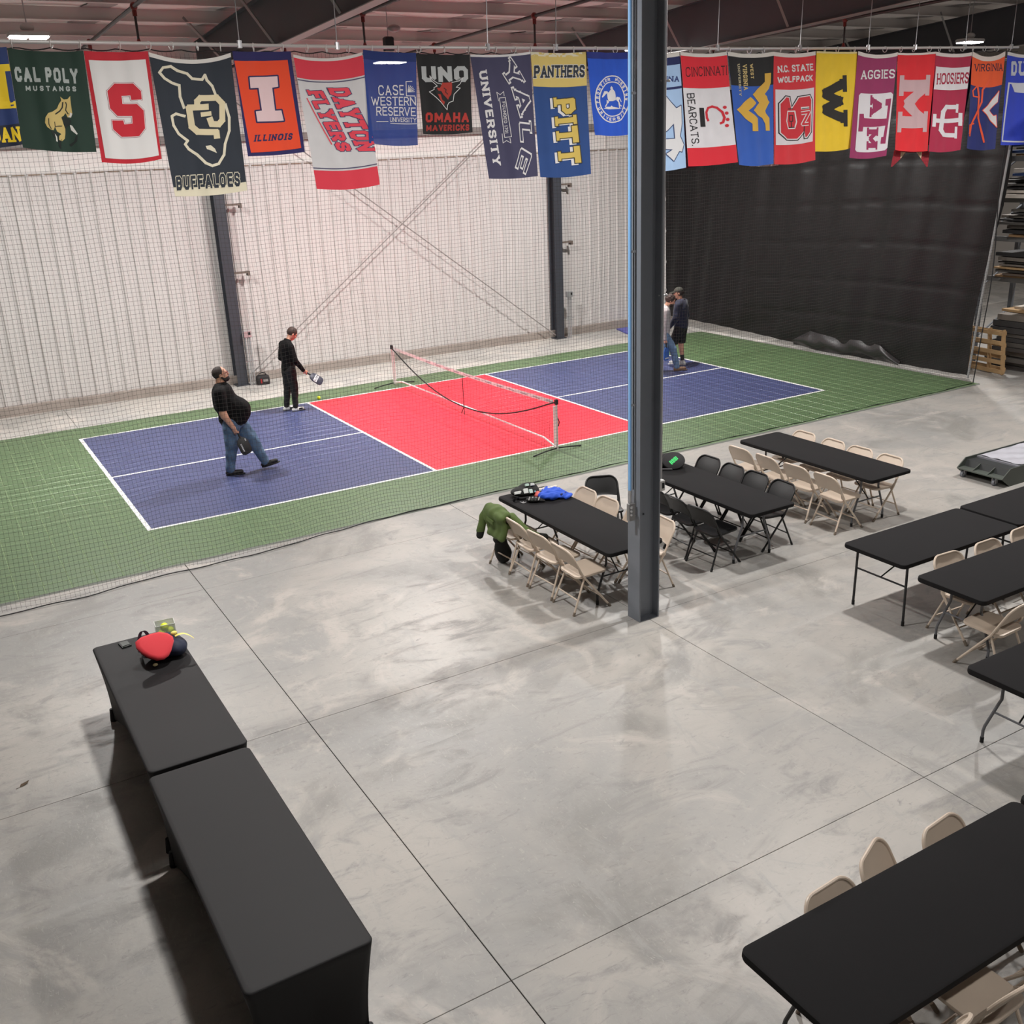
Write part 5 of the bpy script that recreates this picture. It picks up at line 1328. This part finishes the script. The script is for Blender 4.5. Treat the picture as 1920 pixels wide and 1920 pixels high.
gl.tube([L(0.107, -0.012, 0.006), L(0.107, 0.012, 0.006)], 0.003, 5).build('glasses', mat('glasses_red', (120, 50, 44), 0.4), p.root)
p.eyes(L)

# ---- slim man in black looking down
p = Person('man in black long sleeves and black trousers looking down at his paddle', (-2.65, 2.55, 0.014), 8)
H = (0.175, -0.02, 1.555); R = frame(-0.12, -0.70)
hp, L = head_prims(H, R, 1.0)
torso = [('e', (0.035, 0, 1.25), (0.125, 0.175, 0.19), 0.03), ('e', (0.03, 0, 1.07), (0.115, 0.150, 0.19), 0.05), ('e', (0.02, 0, 0.90), (0.120, 0.158, 0.13), 0.05), ('c', (0.03, -0.15, 1.355), (0.03, 0.15, 1.355), 0.055, 0.055, 0.04)]
neck = [('c', (0.04, 0, 1.38), (0.13, -0.01, 1.50), 0.058, 0.054, 0.03)]
ra = [((0.03, -0.185, 1.33), 0.058), ((0.06, -0.25, 1.06), 0.045), ((0.21, -0.26, 0.84), 0.030)]
la = [((0.03, 0.185, 1.33), 0.058), ((0.0, 0.25, 1.06), 0.045), ((0.20, 0.20, 0.92), 0.030)]
rl = [((0.02, -0.085, 0.86), 0.095), ((0.055, -0.095, 0.47), 0.064), ((0.03, -0.10, 0.09), 0.040)]
ll = [((0.02, 0.085, 0.86), 0.095), ((0.0, 0.10, 0.47), 0.064), ((-0.07, 0.10, 0.09), 0.040)]
p.body = torso+neck+p.limb(*ra)+p.limb(*la)+p.limb(*rl)+p.limb(*ll)+hp+hand_prims(ra[-1][0], (0.75, -0.1, -0.6), (0.0, 1, -0.1), -1, 0.95)+hand_prims(la[-1][0], (0.9, -0.3, -0.3), (0, -1, 0), 1, 0.8)
p.finish_body()
M_tee = mat('shirt_black', (8, 8, 9), 0.8, spec=0.2)
shirt = [q+(((0, 0, 0.83), (0, 0, -1)),) for q in infl(torso, 0.014)]+infl(p.limb(*ra), 0.012)[:2]+infl(p.limb(*la), 0.012)[:2]+[('c', (0.035, 0, 1.37), (0.09, 0, 1.47), 0.075, 0.068, 0.02, ((0.08, 0, 1.455), (0.5, 0, 1)))]
p.wear('sweater', shirt, M_tee, 0.010, wrinkle(0.003, 28))
tr = [('e', (0.02, 0, 0.87), (0.125, 0.163, 0.13), 0.04)]+infl(p.limb(*rl)+p.limb(*ll), 0.014)
p.wear('trousers', tr, mat('trousers_black', (8, 8, 9), 0.8), 0.010, wrinkle(0.004, 30))
for an in (rl[-1][0], ll[-1][0]):
    u, so = shoe_prims(an, -0.05, 0, 0.28); x = p.wear('shoe', u, mat('shoe_white', (206, 206, 202), 0.5), 0.009); soft('sole', so, mat('sole_dark', (40, 40, 42), 0.7), x, 0.009)
    MB().box(mv(an, (0.09, -0.048, -0.045)), (0.08, 0.010, 0.03)).build('shoe_stripe', M_black, x, None)
p.wear('hair', [('e', L(-0.018, 0, 0.028), (0.106, 0.088, 0.104), 0.01, R, [(L(0.060, 0, 0.04), R@np.array([1, 0, -0.45])), (L(-0.02, 0, -0.055), R@np.array([0.15, 0, -1]))])], mat('hair_brown', (56, 38, 30), 0.7, var=0.2, scale=60), 0.008)
p.eyes(L)
gl = MB()
for q in (-1, 1): gl.tube([L(0.10, q*0.06, 0.008), L(0.0, q*0.084, 0.004)], 0.003, 5)
gl.tube([L(0.104, -0.06, 0.008), L(0.104, 0.06, 0.008)], 0.004, 5).build('glasses', M_black, p.root)

# ---- man in navy sweater and shorts beyond the column
p = Person('man in navy sweater and black shorts with white shoes right of the column', (6.10, 0.80, 0.014), 118)
H = (0.06, 0.02, 1.665); R = frame(0.45, -0.15)
hp, L = head_prims(H, R, 1.02)
torso = [('e', (0.0, 0, 1.32), (0.135, 0.195, 0.20), 0.03), ('e', (0.0, 0, 1.12), (0.135, 0.180, 0.20), 0.05), ('e', (-0.01, 0, 0.94), (0.135, 0.175, 0.14), 0.05), ('c', (0.0, -0.17, 1.43), (0.0, 0.17, 1.43), 0.06, 0.06, 0.04)]
neck = [('c', (0.0, 0, 1.45), (0.05, 0.01, 1.60), 0.062, 0.058, 0.03)]
ra = [((0.0, -0.205, 1.41), 0.064), ((-0.03, -0.265, 1.12), 0.048), ((0.06, -0.26, 0.87), 0.032)]
la = [((0.0, 0.205, 1.41), 0.064), ((0.02, 0.265, 1.12), 0.048), ((0.18, 0.24, 0.92), 0.032)]
rl = [((0.0, -0.09, 0.88), 0.105), ((0.03, -0.10, 0.48), 0.062), ((-0.02, -0.10, 0.10), 0.040)]
ll = [((0.0, 0.09, 0.88), 0.105), ((0.14, 0.10, 0.50), 0.062), ((0.05, 0.10, 0.16), 0.040)]
p.body = torso+neck+p.limb(*ra)+p.limb(*la)+p.limb(*rl)+p.limb(*ll)+hp+hand_prims(ra[-1][0], (0.1, 0, -1), (0.2, 1, 0), -1, 0.6)+hand_prims(la[-1][0], (0.5, 0, -0.8), (0, -1, 0), 1, 0.7)
p.finish_body()
M_navy = mat('sweater_navy', (22, 25, 50), 0.8, sheen=0.15)
sw = [q+(((0, 0, 0.87), (0, 0, -1)),) for q in infl(torso, 0.024)]+[q[:3]+(q[3]+0.022, q[4]+0.018)+q[5:] for q in p.limb(*ra)+p.limb(*la)]
p.wear('sweater', sw, M_navy, 0.010, wrinkle(0.005, 24))
MB().tube([tuple(np.array([0.015, 0, 1.515])+np.array([0.075*math.cos(a), 0.075*math.sin(a), -0.02*math.cos(a)])) for a in [k*math.pi/8 for k in range(16)]], 0.010, 6, closed=True).build('collar', mat('collar_pale', (196, 180, 176), 0.7), p.root)
so_ = [('e', (0, 0, 0.90), (0.14, 0.178, 0.13), 0.04)]
for l_ in (rl, ll):
    k1 = np.array(l_[1][0])*0.9+np.array(l_[0][0])*0.1
    so_ += [('c', l_[0][0], tuple(k1), 0.122, 0.098, 0.03, (tuple(k1), tuple(np.array(l_[1][0])-np.array(l_[0][0]))))]
p.wear('shorts', so_, mat('shorts_black', (9, 9, 10), 0.75), 0.010, wrinkle(0.004, 22))
for l_, pit in ((rl, 0.0), (ll, -0.15)):
    an = np.array(l_[-1][0]); kn = np.array(l_[1][0]); d = (kn-an)/np.linalg.norm(kn-an)
    p.wear('sock', [('c', tuple(an), tuple(an+d*0.13), 0.046, 0.050, 0.01)], mat('sock_grey', (52, 52, 56), 0.9), 0.009)
    u, so = shoe_prims(tuple(an), 0.0, pit, 0.29); x = p.wear('shoe', u, mat('shoe_white'), 0.009); soft('sole', so, mat('sole_white', (200, 198, 194), 0.7), x, 0.009)
p.wear('hair', [('e', L(-0.018, 0, 0.0), (0.104, 0.088, 0.095), 0.01, R, [(L(0.03, 0, 0.0), R@np.array([1, 0, -0.2])), (L(-0.02, 0, -0.06), R@np.array([0.1, 0, -1]))])], mat('hair_dark'), 0.008)
cap = p.wear('cap', [('e', L(-0.006, 0, 0.035), (0.110, 0.090, 0.095), 0.01, R, (L(0, 0, 0.030), R@np.array([0, 0, -1])))], mat('cap_olive', (62, 62, 54), 0.8), 0.008)
soft('cap_brim', [('e', L(0.115, 0, 0.034), (0.085, 0.072, 0.012), 0.005, R)], mat('cap_olive'), cap, 0.006)
p.eyes(L)

# ---- man in grey jacket and jeans mostly behind the column
p = Person('bearded man in pale grey jacket and jeans stepping out from behind the column', (5.36, 0.50, 0.014), -32)
H = (0.14, 0.0, 1.60); R = frame(0.1, -0.45)
hp, L = head_prims(H, R, 1.02)
torso = [('e', (0.0, 0, 1.29), (0.125, 0.185, 0.19), 0.03), ('e', (0.0, 0, 1.10), (0.120, 0.165, 0.19), 0.05), ('e', (-0.01, 0, 0.93), (0.125, 0.165, 0.13), 0.05), ('c', (0.02, -0.16, 1.40), (0.02, 0.16, 1.40), 0.058, 0.058, 0.04)]
neck = [('c', (0.02, 0, 1.42), (0.10, 0, 1.54), 0.060, 0.056, 0.03)]
ra = [((0.01, -0.195, 1.38), 0.062), ((-0.03, -0.25, 1.08), 0.047), ((-0.01, -0.25, 0.80), 0.031)]
la = [((0.01, 0.195, 1.38), 0.062), ((-0.08, 0.25, 1.10), 0.047), ((-0.06, 0.25, 0.85), 0.031)]
rl = [((0.0, -0.085, 0.87), 0.100), ((-0.02, -0.10, 0.47), 0.066), ((-0.30, -0.10, 0.20), 0.042)]
ll = [((0.0, 0.085, 0.87), 0.100), ((0.22, 0.09, 0.50), 0.066), ((0.32, 0.09, 0.10), 0.042)]
p.body = torso+neck+p.limb(*ra)+p.limb(*la)+p.limb(*rl)+p.limb(*ll)+hp+hand_prims(ra[-1][0], (0.3, 0, -1), (0.2, 1, 0), -1, 0.95)+hand_prims(la[-1][0], (0.1, 0, -1), (0, -1, 0), 1, 0.6)
p.finish_body()
jk = [q+(((0, 0, 0.82), (0, 0, -1)),) for q in infl(torso, 0.026)]+[q[:3]+(q[3]+0.022, q[4]+0.018)+q[5:] for q in p.limb(*ra)+p.limb(*la)]+[('c', (0.02, 0, 1.42), (0.06, 0, 1.50), 0.088, 0.080, 0.02, ((0.06, 0, 1.49), (0.4, 0, 1)))]
p.wear('jacket', jk, mat('jacket_grey', (178, 172, 172), 0.8, var=0.08, scale=8), 0.010, wrinkle(0.005, 26))
p.wear('jeans', [('e', (0, 0, 0.89), (0.130, 0.170, 0.13), 0.04)]+[q[:3]+(q[3]+0.014, q[4]+0.022)+q[5:] for q in p.limb(*rl)+p.limb(*ll)], mat('jeans_light', (108, 134, 164), 0.85, var=0.25, scale=9), 0.010, wrinkle(0.006, 30))
for an, pit in ((rl[-1][0], -0.45), (ll[-1][0], 0.06)):
    u, so = shoe_prims(an, 0.0, pit, 0.30); x = p.wear('shoe', u, mat('shoe_brown', (126, 96, 72), 0.6), 0.009); soft('sole', so, mat('sole_tan', (96, 76, 60), 0.7), x, 0.009)
p.wear('hair', [('e', L(-0.018, 0, 0.030), (0.116, 0.100, 0.110), 0.01, R, [(L(0.06, 0, 0.05), R@np.array([1, 0, -0.5])), (L(-0.02, 0, -0.07), R@np.array([0.2, 0, -1]))])], mat('hair_wavy', (58, 42, 36), 0.7, var=0.25, scale=50), 0.008, wrinkle(0.006, 90))
p.wear('beard', [('e', L(0.048, 0, -0.080), (0.064, 0.066, 0.056), 0.01, R, [(L(0.05, 0, -0.046), R@np.array([0.15, 0, 1.0]))])], mat('beard_dark'), 0.008)
p.eyes(L)

# ---- paddles held in the hands
def paddle(label, loc, d, nrm, face, stripe, texts=None):
    """grip end at loc, pointing along d, face normal nrm"""
    d = Vector(d).normalized(); nrm = Vector(nrm); nrm = (nrm-d*nrm.dot(d)).normalized(); s = d.cross(nrm)
    t = thing('paddle', label, 'paddle', loc)
    M3 = Matrix((s, d, nrm)).transposed()
    out = [(0.018, 0.10), (0.075, 0.14), (0.098, 0.19), (0.10, 0.33), (0.085, 0.375), (0.05, 0.395)]
    poly = out+[(-x, y) for x, y in out[::-1]]
    def ring(k, z): return [tuple(M3@Vector((x*k, 0.25+(y-0.25)*k, z))) for x, y in poly]
    MB().loft([ring(0.93, -0.013), ring(1, -0.008), ring(1, 0.008), ring(0.93, 0.013)]).build('face', face, t, 50)
    MB().tube([tuple(M3@Vector((0, y, 0))) for y in (-0.03, 0.0, 0.06, 0.12)], [0.017, 0.016, 0.015, 0.018], 8).build('grip', M_black, t)
    for (x0, x1, y0, y1) in stripe:
        for z in (-0.0136, 0.0136):
            MB().add([tuple(M3@Vector(q)) for q in ((x0, y0, z), (x1, y0, z), (x1, y1, z), (x0, y1, z))], [(0, 1, 2, 3)]).build('mark', mat('paddle_mark', (206, 206, 208), 0.5), t, None)
    return t
c18, s18 = math.cos(math.radians(-18)), math.sin(math.radians(-18))
def loc1(x, y, z): return (-4.69+c18*x-s18*y, -1.13+s18*x+c18*y, 0.014+z)
paddle('black covered paddle hanging from the heavy man\'s hand', loc1(-0.075, -0.245, 0.755), (0.30*c18, 0.30*s18-0.1, -0.95), (0.25, -1.0, 0.15), mat('paddle_black', (24, 25, 25), 0.5),
       [(0.035, 0.058, 0.20+0.028*i, 0.222+0.028*i) for i in range(5)]+[(-0.07, -0.05, 0.15, 0.19)])
c8, s8 = math.cos(math.radians(8)), math.sin(math.radians(8))
def loc2(x, y, z): return (-2.65+c8*x-s8*y, 2.55+s8*x+c8*y, 0.014+z)
paddle('dark navy covered paddle with white band held by the man looking down', loc2(0.262, -0.257, 0.795), (0.74, -0.25, -0.62), (0.3, -0.85, 0.5), mat('paddle_navy', (34, 34, 54), 0.5), [(-0.085, 0.085, 0.205, 0.225), (-0.085, 0.085, 0.262, 0.28)]+[(-0.07+0.035*i, -0.05+0.035*i, 0.23, 0.257) for i in range(5)])
c32, s32 = math.cos(math.radians(-32)), math.sin(math.radians(-32))
paddle('blue paddle held low beside the column', (5.36+c32*0.03+s32*0.23, 0.50+s32*0.03-c32*0.23, 0.72), (0.0, -0.05, -1), (0.3, -1, 0), mat('paddle_blue', (52, 100, 178), 0.5), [(-0.07, 0.07, 0.33, 0.36)])

# ================================================================== SMALL THINGS ON AND AROUND THE TABLES
def folds(a, f, dx=0.0):
    return lambda P: a*np.sin(P[..., 0]*f+2.2*np.sin(P[..., 1]*f*0.45+P[..., 2]*f*0.3)+dx)*np.cos(P[..., 1]*f*0.8+1.5*np.sin(P[..., 2]*f*0.5))
# ---- green coat over the first tan chair
M_olive = mat('coat_olive', (84, 102, 52), 0.8, var=0.12, scale=8)
M_lining = mat('coat_lining', (20, 22, 18), 0.85)
ct = thing('winter_coat', 'olive green coat draped over the back of a tan chair', 'coat', (-3.36, -7.17, 0.0))
soft('coat_body', [('c', (0.015, 0.20, 0.765), (0.02, -0.20, 0.765), 0.042, 0.040, 0.03), ('e', (0.02, 0.03, 0.775), (0.075, 0.15, 0.05), 0.04)]
     + [('c', (-0.035-0.02*math.sin(k*1.3), 0.20-0.012*k, 0.74-0.055*k), (-0.03-0.02*math.cos(k*1.1), -0.19+0.005*k, 0.735-0.055*k), 0.036, 0.034, 0.05) for k in range(6)]
     + [('c', (0.085, 0.16, 0.73-0.06*k), (0.085, -0.16, 0.72-0.06*k), 0.034, 0.034, 0.05) for k in range(3)], M_olive, ct, 0.010, folds(0.009, 27))
soft('sleeve', [('c', (0.0, 0.21, 0.75), (-0.035, 0.28, 0.62), 0.058, 0.054, 0.03), ('c', (-0.035, 0.28, 0.62), (-0.075, 0.31, 0.44), 0.054, 0.050, 0.03)], M_olive, ct, 0.010, folds(0.006, 26))
soft('cuff', [('c', (-0.07, 0.31, 0.46), (-0.09, 0.31, 0.38), 0.050, 0.046, 0.02)], M_lining, ct, 0.010)
soft('sleeve', [('c', (0.10, -0.18, 0.72), (0.20, -0.30, 0.56), 0.052, 0.050, 0.03), ('c', (0.20, -0.30, 0.56), (0.30, -0.44, 0.505), 0.050, 0.046, 0.03)], M_olive, ct, 0.010, folds(0.006, 26, 1.0))
soft('cuff', [('c', (0.29, -0.43, 0.505), (0.36, -0.49, 0.50), 0.047, 0.045, 0.02)], M_lining, ct, 0.010)
MB().box((-0.092, 0.03, 0.655), (0.016, 0.16, 0.05), RX(0.12)).build('pocket_flap', M_olive, ct, None)
FLAT = True
# black bag slumped under that chair
soft_bag = thing('slumped_bag', 'black bag slumped under the chair with the green coat', 'bag', (-3.20, -6.98, 0.0))
soft('bag_body', [('e', (0, 0, 0.13), (0.10, 0.13, 0.13), 0.03), ('e', (-0.02, 0.0, 0.26), (0.07, 0.10, 0.12), 0.06)], mat('bag_soft_black', (16, 17, 16), 0.8), soft_bag, 0.010, folds(0.006, 36))
soft('bag_flap', [('e', (-0.05, 0.02, 0.30), (0.055, 0.09, 0.05), 0.03)], mat('bag_soft_black'), soft_bag, 0.010)
# ---- things on the table left of the column
TZ = 0.7425
js = thing('blue_jersey', 'crumpled bright blue jersey with white stripes lying on the table', 'jersey', (-2.50, -7.07, TZ))
soft('jersey_cloth', [('e', (0, 0, 0.035), (0.19, 0.15, 0.05), 0.03), ('e', (-0.06, -0.05, 0.05), (0.12, 0.10, 0.045), 0.03), ('e', (0.12, -0.10, 0.022), (0.09, 0.10, 0.03), 0.03), ('e', (0.04, 0.12, 0.04), (0.13, 0.10, 0.05), 0.03)], mat('jersey_blue', (36, 82, 196), 0.7), js, 0.008, folds(0.013, 44))
soft('jersey_stripe', [('e', (0.05, 0.13, 0.075), (0.12, 0.035, 0.018), 0.01), ('e', (0.0, 0.20, 0.045), (0.10, 0.035, 0.03), 0.01)], mat('jersey_white', (206, 200, 190), 0.7), js, 0.007, folds(0.006, 50))
soft('jersey_collar', [('c', (0.05, -0.13, 0.055), (0.13, -0.09, 0.05), 0.018, 0.016, 0.01)], mat('jersey_navy', (28, 40, 92), 0.7), js, 0.006)
pb = thing('patterned_bag', 'black sling bag with white and mint blocks on the table corner', 'bag', (-2.74, -6.80, TZ))
pb.rotation_euler = (0, 0, math.radians(-10))
soft('bag_body', [('e', (0, 0, 0.055), (0.19, 0.13, 0.058), 0.02), ('e', (0.06, 0.05, 0.08), (0.12, 0.09, 0.06), 0.03)], mat('bag_soft_black'), pb, 0.008)
for i, (x, y, z, sx, sz, c) in enumerate(((-0.13, -0.085, 0.075, 0.09, 0.035, (200, 202, 198)), (-0.03, -0.105, 0.09, 0.06, 0.06, (208, 212, 208)), (0.035, -0.108, 0.078, 0.045, 0.05, (190, 208, 200)), (0.02, -0.02, 0.137, 0.05, 0.03, (170, 190, 180)), (0.09, -0.03, 0.137, 0.05, 0.03, (196, 200, 196)), (0.085, -0.098, 0.062, 0.04, 0.02, (110, 176, 190)))):
    MB().bbox((x, y, z), (sx, 0.03, sz), 0.006, RX(-0.5)).build('print_block', mat('block_%d' % i, c, 0.6), pb, None)
soft('strap', [('c', (-0.18, -0.06, 0.03), (-0.12, -0.15, 0.018), 0.016, 0.016, 0.01), ('c', (-0.12, -0.15, 0.018), (0.05, -0.16, 0.018), 0.016, 0.016, 0.01)], mat('bag_soft_black'), pb, 0.007)
gv = thing('striped_glove', 'black and grey striped glove beside the blue jersey', 'glove', (-2.79, -7.09, TZ)); gv.rotation_euler = (0, 0, math.radians(-35))
soft('glove_body', [('e', (0, 0, 0.03), (0.10, 0.055, 0.03), 0.02), ('c', (0.06, 0.02, 0.022), (0.13, 0.03, 0.018), 0.018, 0.014, 0.01), ('c', (0.06, -0.02, 0.022), (0.13, -0.02, 0.018), 0.018, 0.014, 0.01)], mat('bag_soft_black'), gv, 0.007)
for x in (-0.06, -0.02, 0.02, 0.06): MB().tube([(x, -0.05, 0.035), (x+0.01, 0, 0.062), (x, 0.05, 0.035)], 0.007, 6).build('stripe', mat('glove_grey', (150, 148, 146), 0.7), gv)
ey = thing('sunglasses', 'pair of dark sunglasses on the table corner', 'sunglasses', (-2.95, -6.93, TZ)); ey.rotation_euler = (0, 0, math.radians(20))
for s in (-1, 1):
    MB().ell((s*0.035, 0, 0.022), (0.030, 0.006, 0.022)).build('lens', mat('lens_dark', (18, 18, 20), 0.15), ey)
    MB().tube([(s*0.066, 0, 0.028), (s*0.07, 0.11, 0.02), (s*0.066, 0.14, 0.006)], 0.004, 6).build('temple', M_black, ey)
MB().tube([(-0.012, 0, 0.028), (0.012, 0, 0.028)], 0.004, 6).build('bridge', M_black, ey)
ks = thing('key_bunch', 'small bunch of silver keys on the table corner', 'keys', (-2.93, -7.06, TZ))
for a in (0.2, 0.9, 1.7): MB().box((0.03*math.cos(a), 0.03*math.sin(a), 0.003+0.003*a), (0.055, 0.014, 0.003), RZ(a)).build('key', M_galv, ks, None)
MB().tube([(0.012*math.cos(k), 0.012*math.sin(k), 0.008) for k in [i*math.pi/5 for i in range(10)]], 0.0018, 5, closed=True).build('ring', M_galv, ks)
rd = thing('red_pouch', 'small red pouch between the patterned bag and the jersey', 'pouch', (-2.66, -6.98, TZ))
soft('pouch_body', [('e', (0, 0, 0.03), (0.05, 0.035, 0.03), 0.02), ('e', (0.02, 0.04, 0.045), (0.035, 0.03, 0.025), 0.02)], mat('pouch_red', (196, 92, 84), 0.6), rd, 0.006)
# ---- black bag with green letters
gb = thing('paddle_bag', 'round black paddle bag with bright green letters on the black-chair table', 'bag', (-0.56, -6.98, TZ)); gb.rotation_euler = (0, 0, math.radians(-28))
soft('bag_body', [('e', (0.0, 0.03, 0.075), (0.21, 0.13, 0.075), 0.03), ('e', (-0.14, 0.02, 0.06), (0.13, 0.13, 0.06), 0.04), ('e', (0.02, 0.06, 0.12), (0.15, 0.08, 0.06), 0.04)], mat('bag_soft_black'), gb, 0.008, folds(0.004, 40))
Rf = RX(math.radians(52))
fc = Vector((0.04, -0.075, 0.105))
ring_ = [(0.155*math.cos(a), 0.125*math.sin(a)) for a in [k*math.pi/14 for k in range(28)]]
def fr(k, z): return [tuple(fc+Rf@Vector((x*k, y*k, z))) for x, y in ring_]
MB().loft([fr(0.96, -0.03), fr(1.0, -0.015), fr(1.0, 0.012), fr(0.94, 0.02)]).build('front_panel', mat('panel_black', (34, 33, 35), 0.75), gb, 50)
lm_ = mat('letters_green', (40, 226, 110), 0.5)
Rl = RZ(math.radians(38))
for i in range(6):
    for j in ((-0.014, 0.012), (0.014, 0.012)) if i % 2 else ((0.0, 0.030),):
        q = [(-0.062+0.0215*i+dx, j[0]+dy, 0.0) for dx, dy in ((0, -j[1]), (0.016, -j[1]), (0.016, j[1]), (0, j[1]))]
        MB().prism([tuple(fc+Rf@(Rl@Vector((x, y, 0))+Vector((0, 0, 0.0202)))) for x, y, _ in q], tuple(Rf@Vector((0, 0, 0.002)))).build('letter', lm_, gb, None)
soft('strap', [('c', (-0.20, -0.05, 0.05), (-0.15, -0.14, 0.015), 0.018, 0.014, 0.01), ('c', (-0.15, -0.14, 0.015), (0.0, -0.16, 0.014), 0.014, 0.014, 0.01)], mat('strap_grey', (66, 64, 66), 0.8), gb, 0.007)
# ---- red and navy sling bag on the stretch-cover table
SZ = 0.7448
rb = thing('sling_bag', 'navy sling bag with a red teardrop panel on the long table', 'bag', (-7.645, -8.67, SZ))
soft('bag_body', [('e', (-0.02, 0.02, 0.08), (0.14, 0.11, 0.08), 0.03), ('e', (0.12, 0.0, 0.08), (0.10, 0.12, 0.08), 0.05), ('e', (0.04, 0.09, 0.12), (0.13, 0.06, 0.07), 0.04)], mat('bag_navy', (26, 34, 58), 0.7, var=0.1, scale=14), rb, 0.008, folds(0.004, 36))
cR = Vector((-0.05, -0.085, 0.185)); Rr = RZ(math.radians(14)) @ RX(math.radians(44))
tear = [(-0.165, 0.035), (-0.15, 0.085), (-0.09, 0.108), (0.0, 0.108), (0.07, 0.098), (0.13, 0.06), (0.158, 0.015), (0.150, -0.025), (0.09, -0.10), (0.05, -0.135), (0.0, -0.150), (-0.05, -0.138), (-0.11, -0.085), (-0.145, -0.03)]
def tr_(k, z): return [tuple(cR+Rr@Vector((x*k, y*k, z))) for x, y in tear]
MB().loft([tr_(0.92, -0.05), tr_(1.0, -0.02), tr_(1.02, -0.005)]).build('panel_side', mat('red_piping', (206, 44, 54), 0.5), rb, 50)
MB().loft([tr_(1.02, -0.004), tr_(0.97, 0.012), tr_(0.80, 0.018), tr_(0.4, 0.021)]).build('red_panel', mat('panel_red', (212, 48, 58), 0.75, sheen=0.2), rb, 60)
MB().grid(lambda u, v: (-0.11+0.055*math.cos(math.pi*u)-0.01+0.05*v*0.6, 0.165+0.02*math.sin(u*3), 0.03+0.19*math.sin(math.pi*u)+0.0*v), 12, 2).build('strap', mat('strap_plum', (62, 40, 56), 0.7), rb)
soft('strap_base', [('c', (-0.14, 0.16, 0.02), (-0.02, 0.15, 0.06), 0.018, 0.02, 0.01)], mat('strap_plum'), rb, 0.007)
MB().grid(lambda u, v: (0.13+0.15*u, 0.02-0.05*u+0.035*(v-0.5), 0.17+0.05*math.sin(2.6*u)-0.07*u), 10, 2).build('ribbon', mat('ribbon_yellow', (236, 222, 120), 0.6), rb)
soft('ribbon_knot', [('e', (0.13, 0.045, 0.19), (0.03, 0.02, 0.018), 0.01)], mat('ribbon_yellow'), rb, 0.006)
MB().ell((-0.10, -0.165, 0.035), (0.022, 0.014, 0.014)).build('toggle', mat('toggle_cream', (214, 200, 150), 0.6), rb)
# clear box of balls
bx = thing('ball_box', 'open clear plastic box holding yellow balls behind the red bag', 'box', (-7.52, -8.24, SZ)); bx.rotation_euler = (0, 0, math.radians(-6))
M_clear = mat('clear_plastic', (196, 206, 190), 0.15, alpha=0.38)
wB, dB, hB = 0.17, 0.13, 0.14
for c, d in (((0, -dB/2, hB/2), (wB, 0.002, hB)), ((0, dB/2, hB/2), (wB, 0.002, hB)), ((-wB/2, 0, hB/2), (0.002, dB, hB)), ((wB/2, 0, hB/2), (0.002, dB, hB)), ((0, 0, 0.002), (wB, dB, 0.002))):
    MB().box(c, d).build('panel', M_clear, bx, None)
for a, b_ in (((-wB/2, dB/2), (wB/2, dB/2)), ((-wB/2, -dB/2), (wB/2, -dB/2)), ((-wB/2, -dB/2), (-wB/2, dB/2)), ((wB/2, -dB/2), (wB/2, dB/2))):
    MB().tube([(a[0], a[1], hB), (b_[0], b_[1], hB)], 0.0035, 6).build('rim', mat('rim_pale', (206, 208, 202), 0.4), bx)
for i, (x, y, z) in enumerate(((-0.035, -0.01, 0.042), (0.042, 0.02, 0.042), (-0.005, 0.0, 0.098))):
    bl = tag(MB().ell((0, 0, 0), (0.037, 0.037, 0.037), None, 16, 10).build('ball', M_ball), ['yellow ball lying left in the clear box', 'yellow ball lying right in the clear box', 'yellow ball on top of the others in the clear box'][i], 'ball', 'balls in the clear box')
    bl.location = tuple(Vector((-7.52, -8.24, SZ))+RZ(math.radians(-6))@Vector((x, y, z)))
ph = thing('wallet', 'small dark green wallet at the far end of the long table', 'wallet', (-7.885, -8.205, SZ)); ph.rotation_euler = (0, 0, math.radians(8))
MB().bbox((0, 0, 0.007), (0.085, 0.115, 0.014), 0.003).build('cover', mat('wallet_dark', (16, 22, 18), 0.5), ph, None)
MB().bbox((0.002, 0.002, 0.0165), (0.07, 0.095, 0.004), 0.001).build('card', mat('wallet_face', (26, 36, 28), 0.5, var=0.3, scale=60), ph, None)
# dry leaf on the floor at the left
lf = thing('dry_leaf', 'small dry brown leaf on the concrete at the far left', 'leaf', (-8.93, -8.80, 0.004)); lf.rotation_euler = (0, 0, 0.6)
MB().add([(-0.05, 0, 0), (-0.02, 0.018, 0.008), (0.02, 0.015, 0.004), (0.05, 0, 0.010), (0.02, -0.016, 0.006), (-0.02, -0.014, 0.003), (0, 0, 0.001)], [(0, 6, 1), (1, 6, 2), (2, 6, 3), (3, 6, 4), (4, 6, 5), (5, 6, 0)]).build('blade', mat('leaf_brown', (86, 70, 52), 0.8), lf)
MB().tube([(-0.05, 0, 0.001), (-0.08, 0.006, 0.002)], 0.002, 5).build('stem', mat('leaf_brown'), lf)
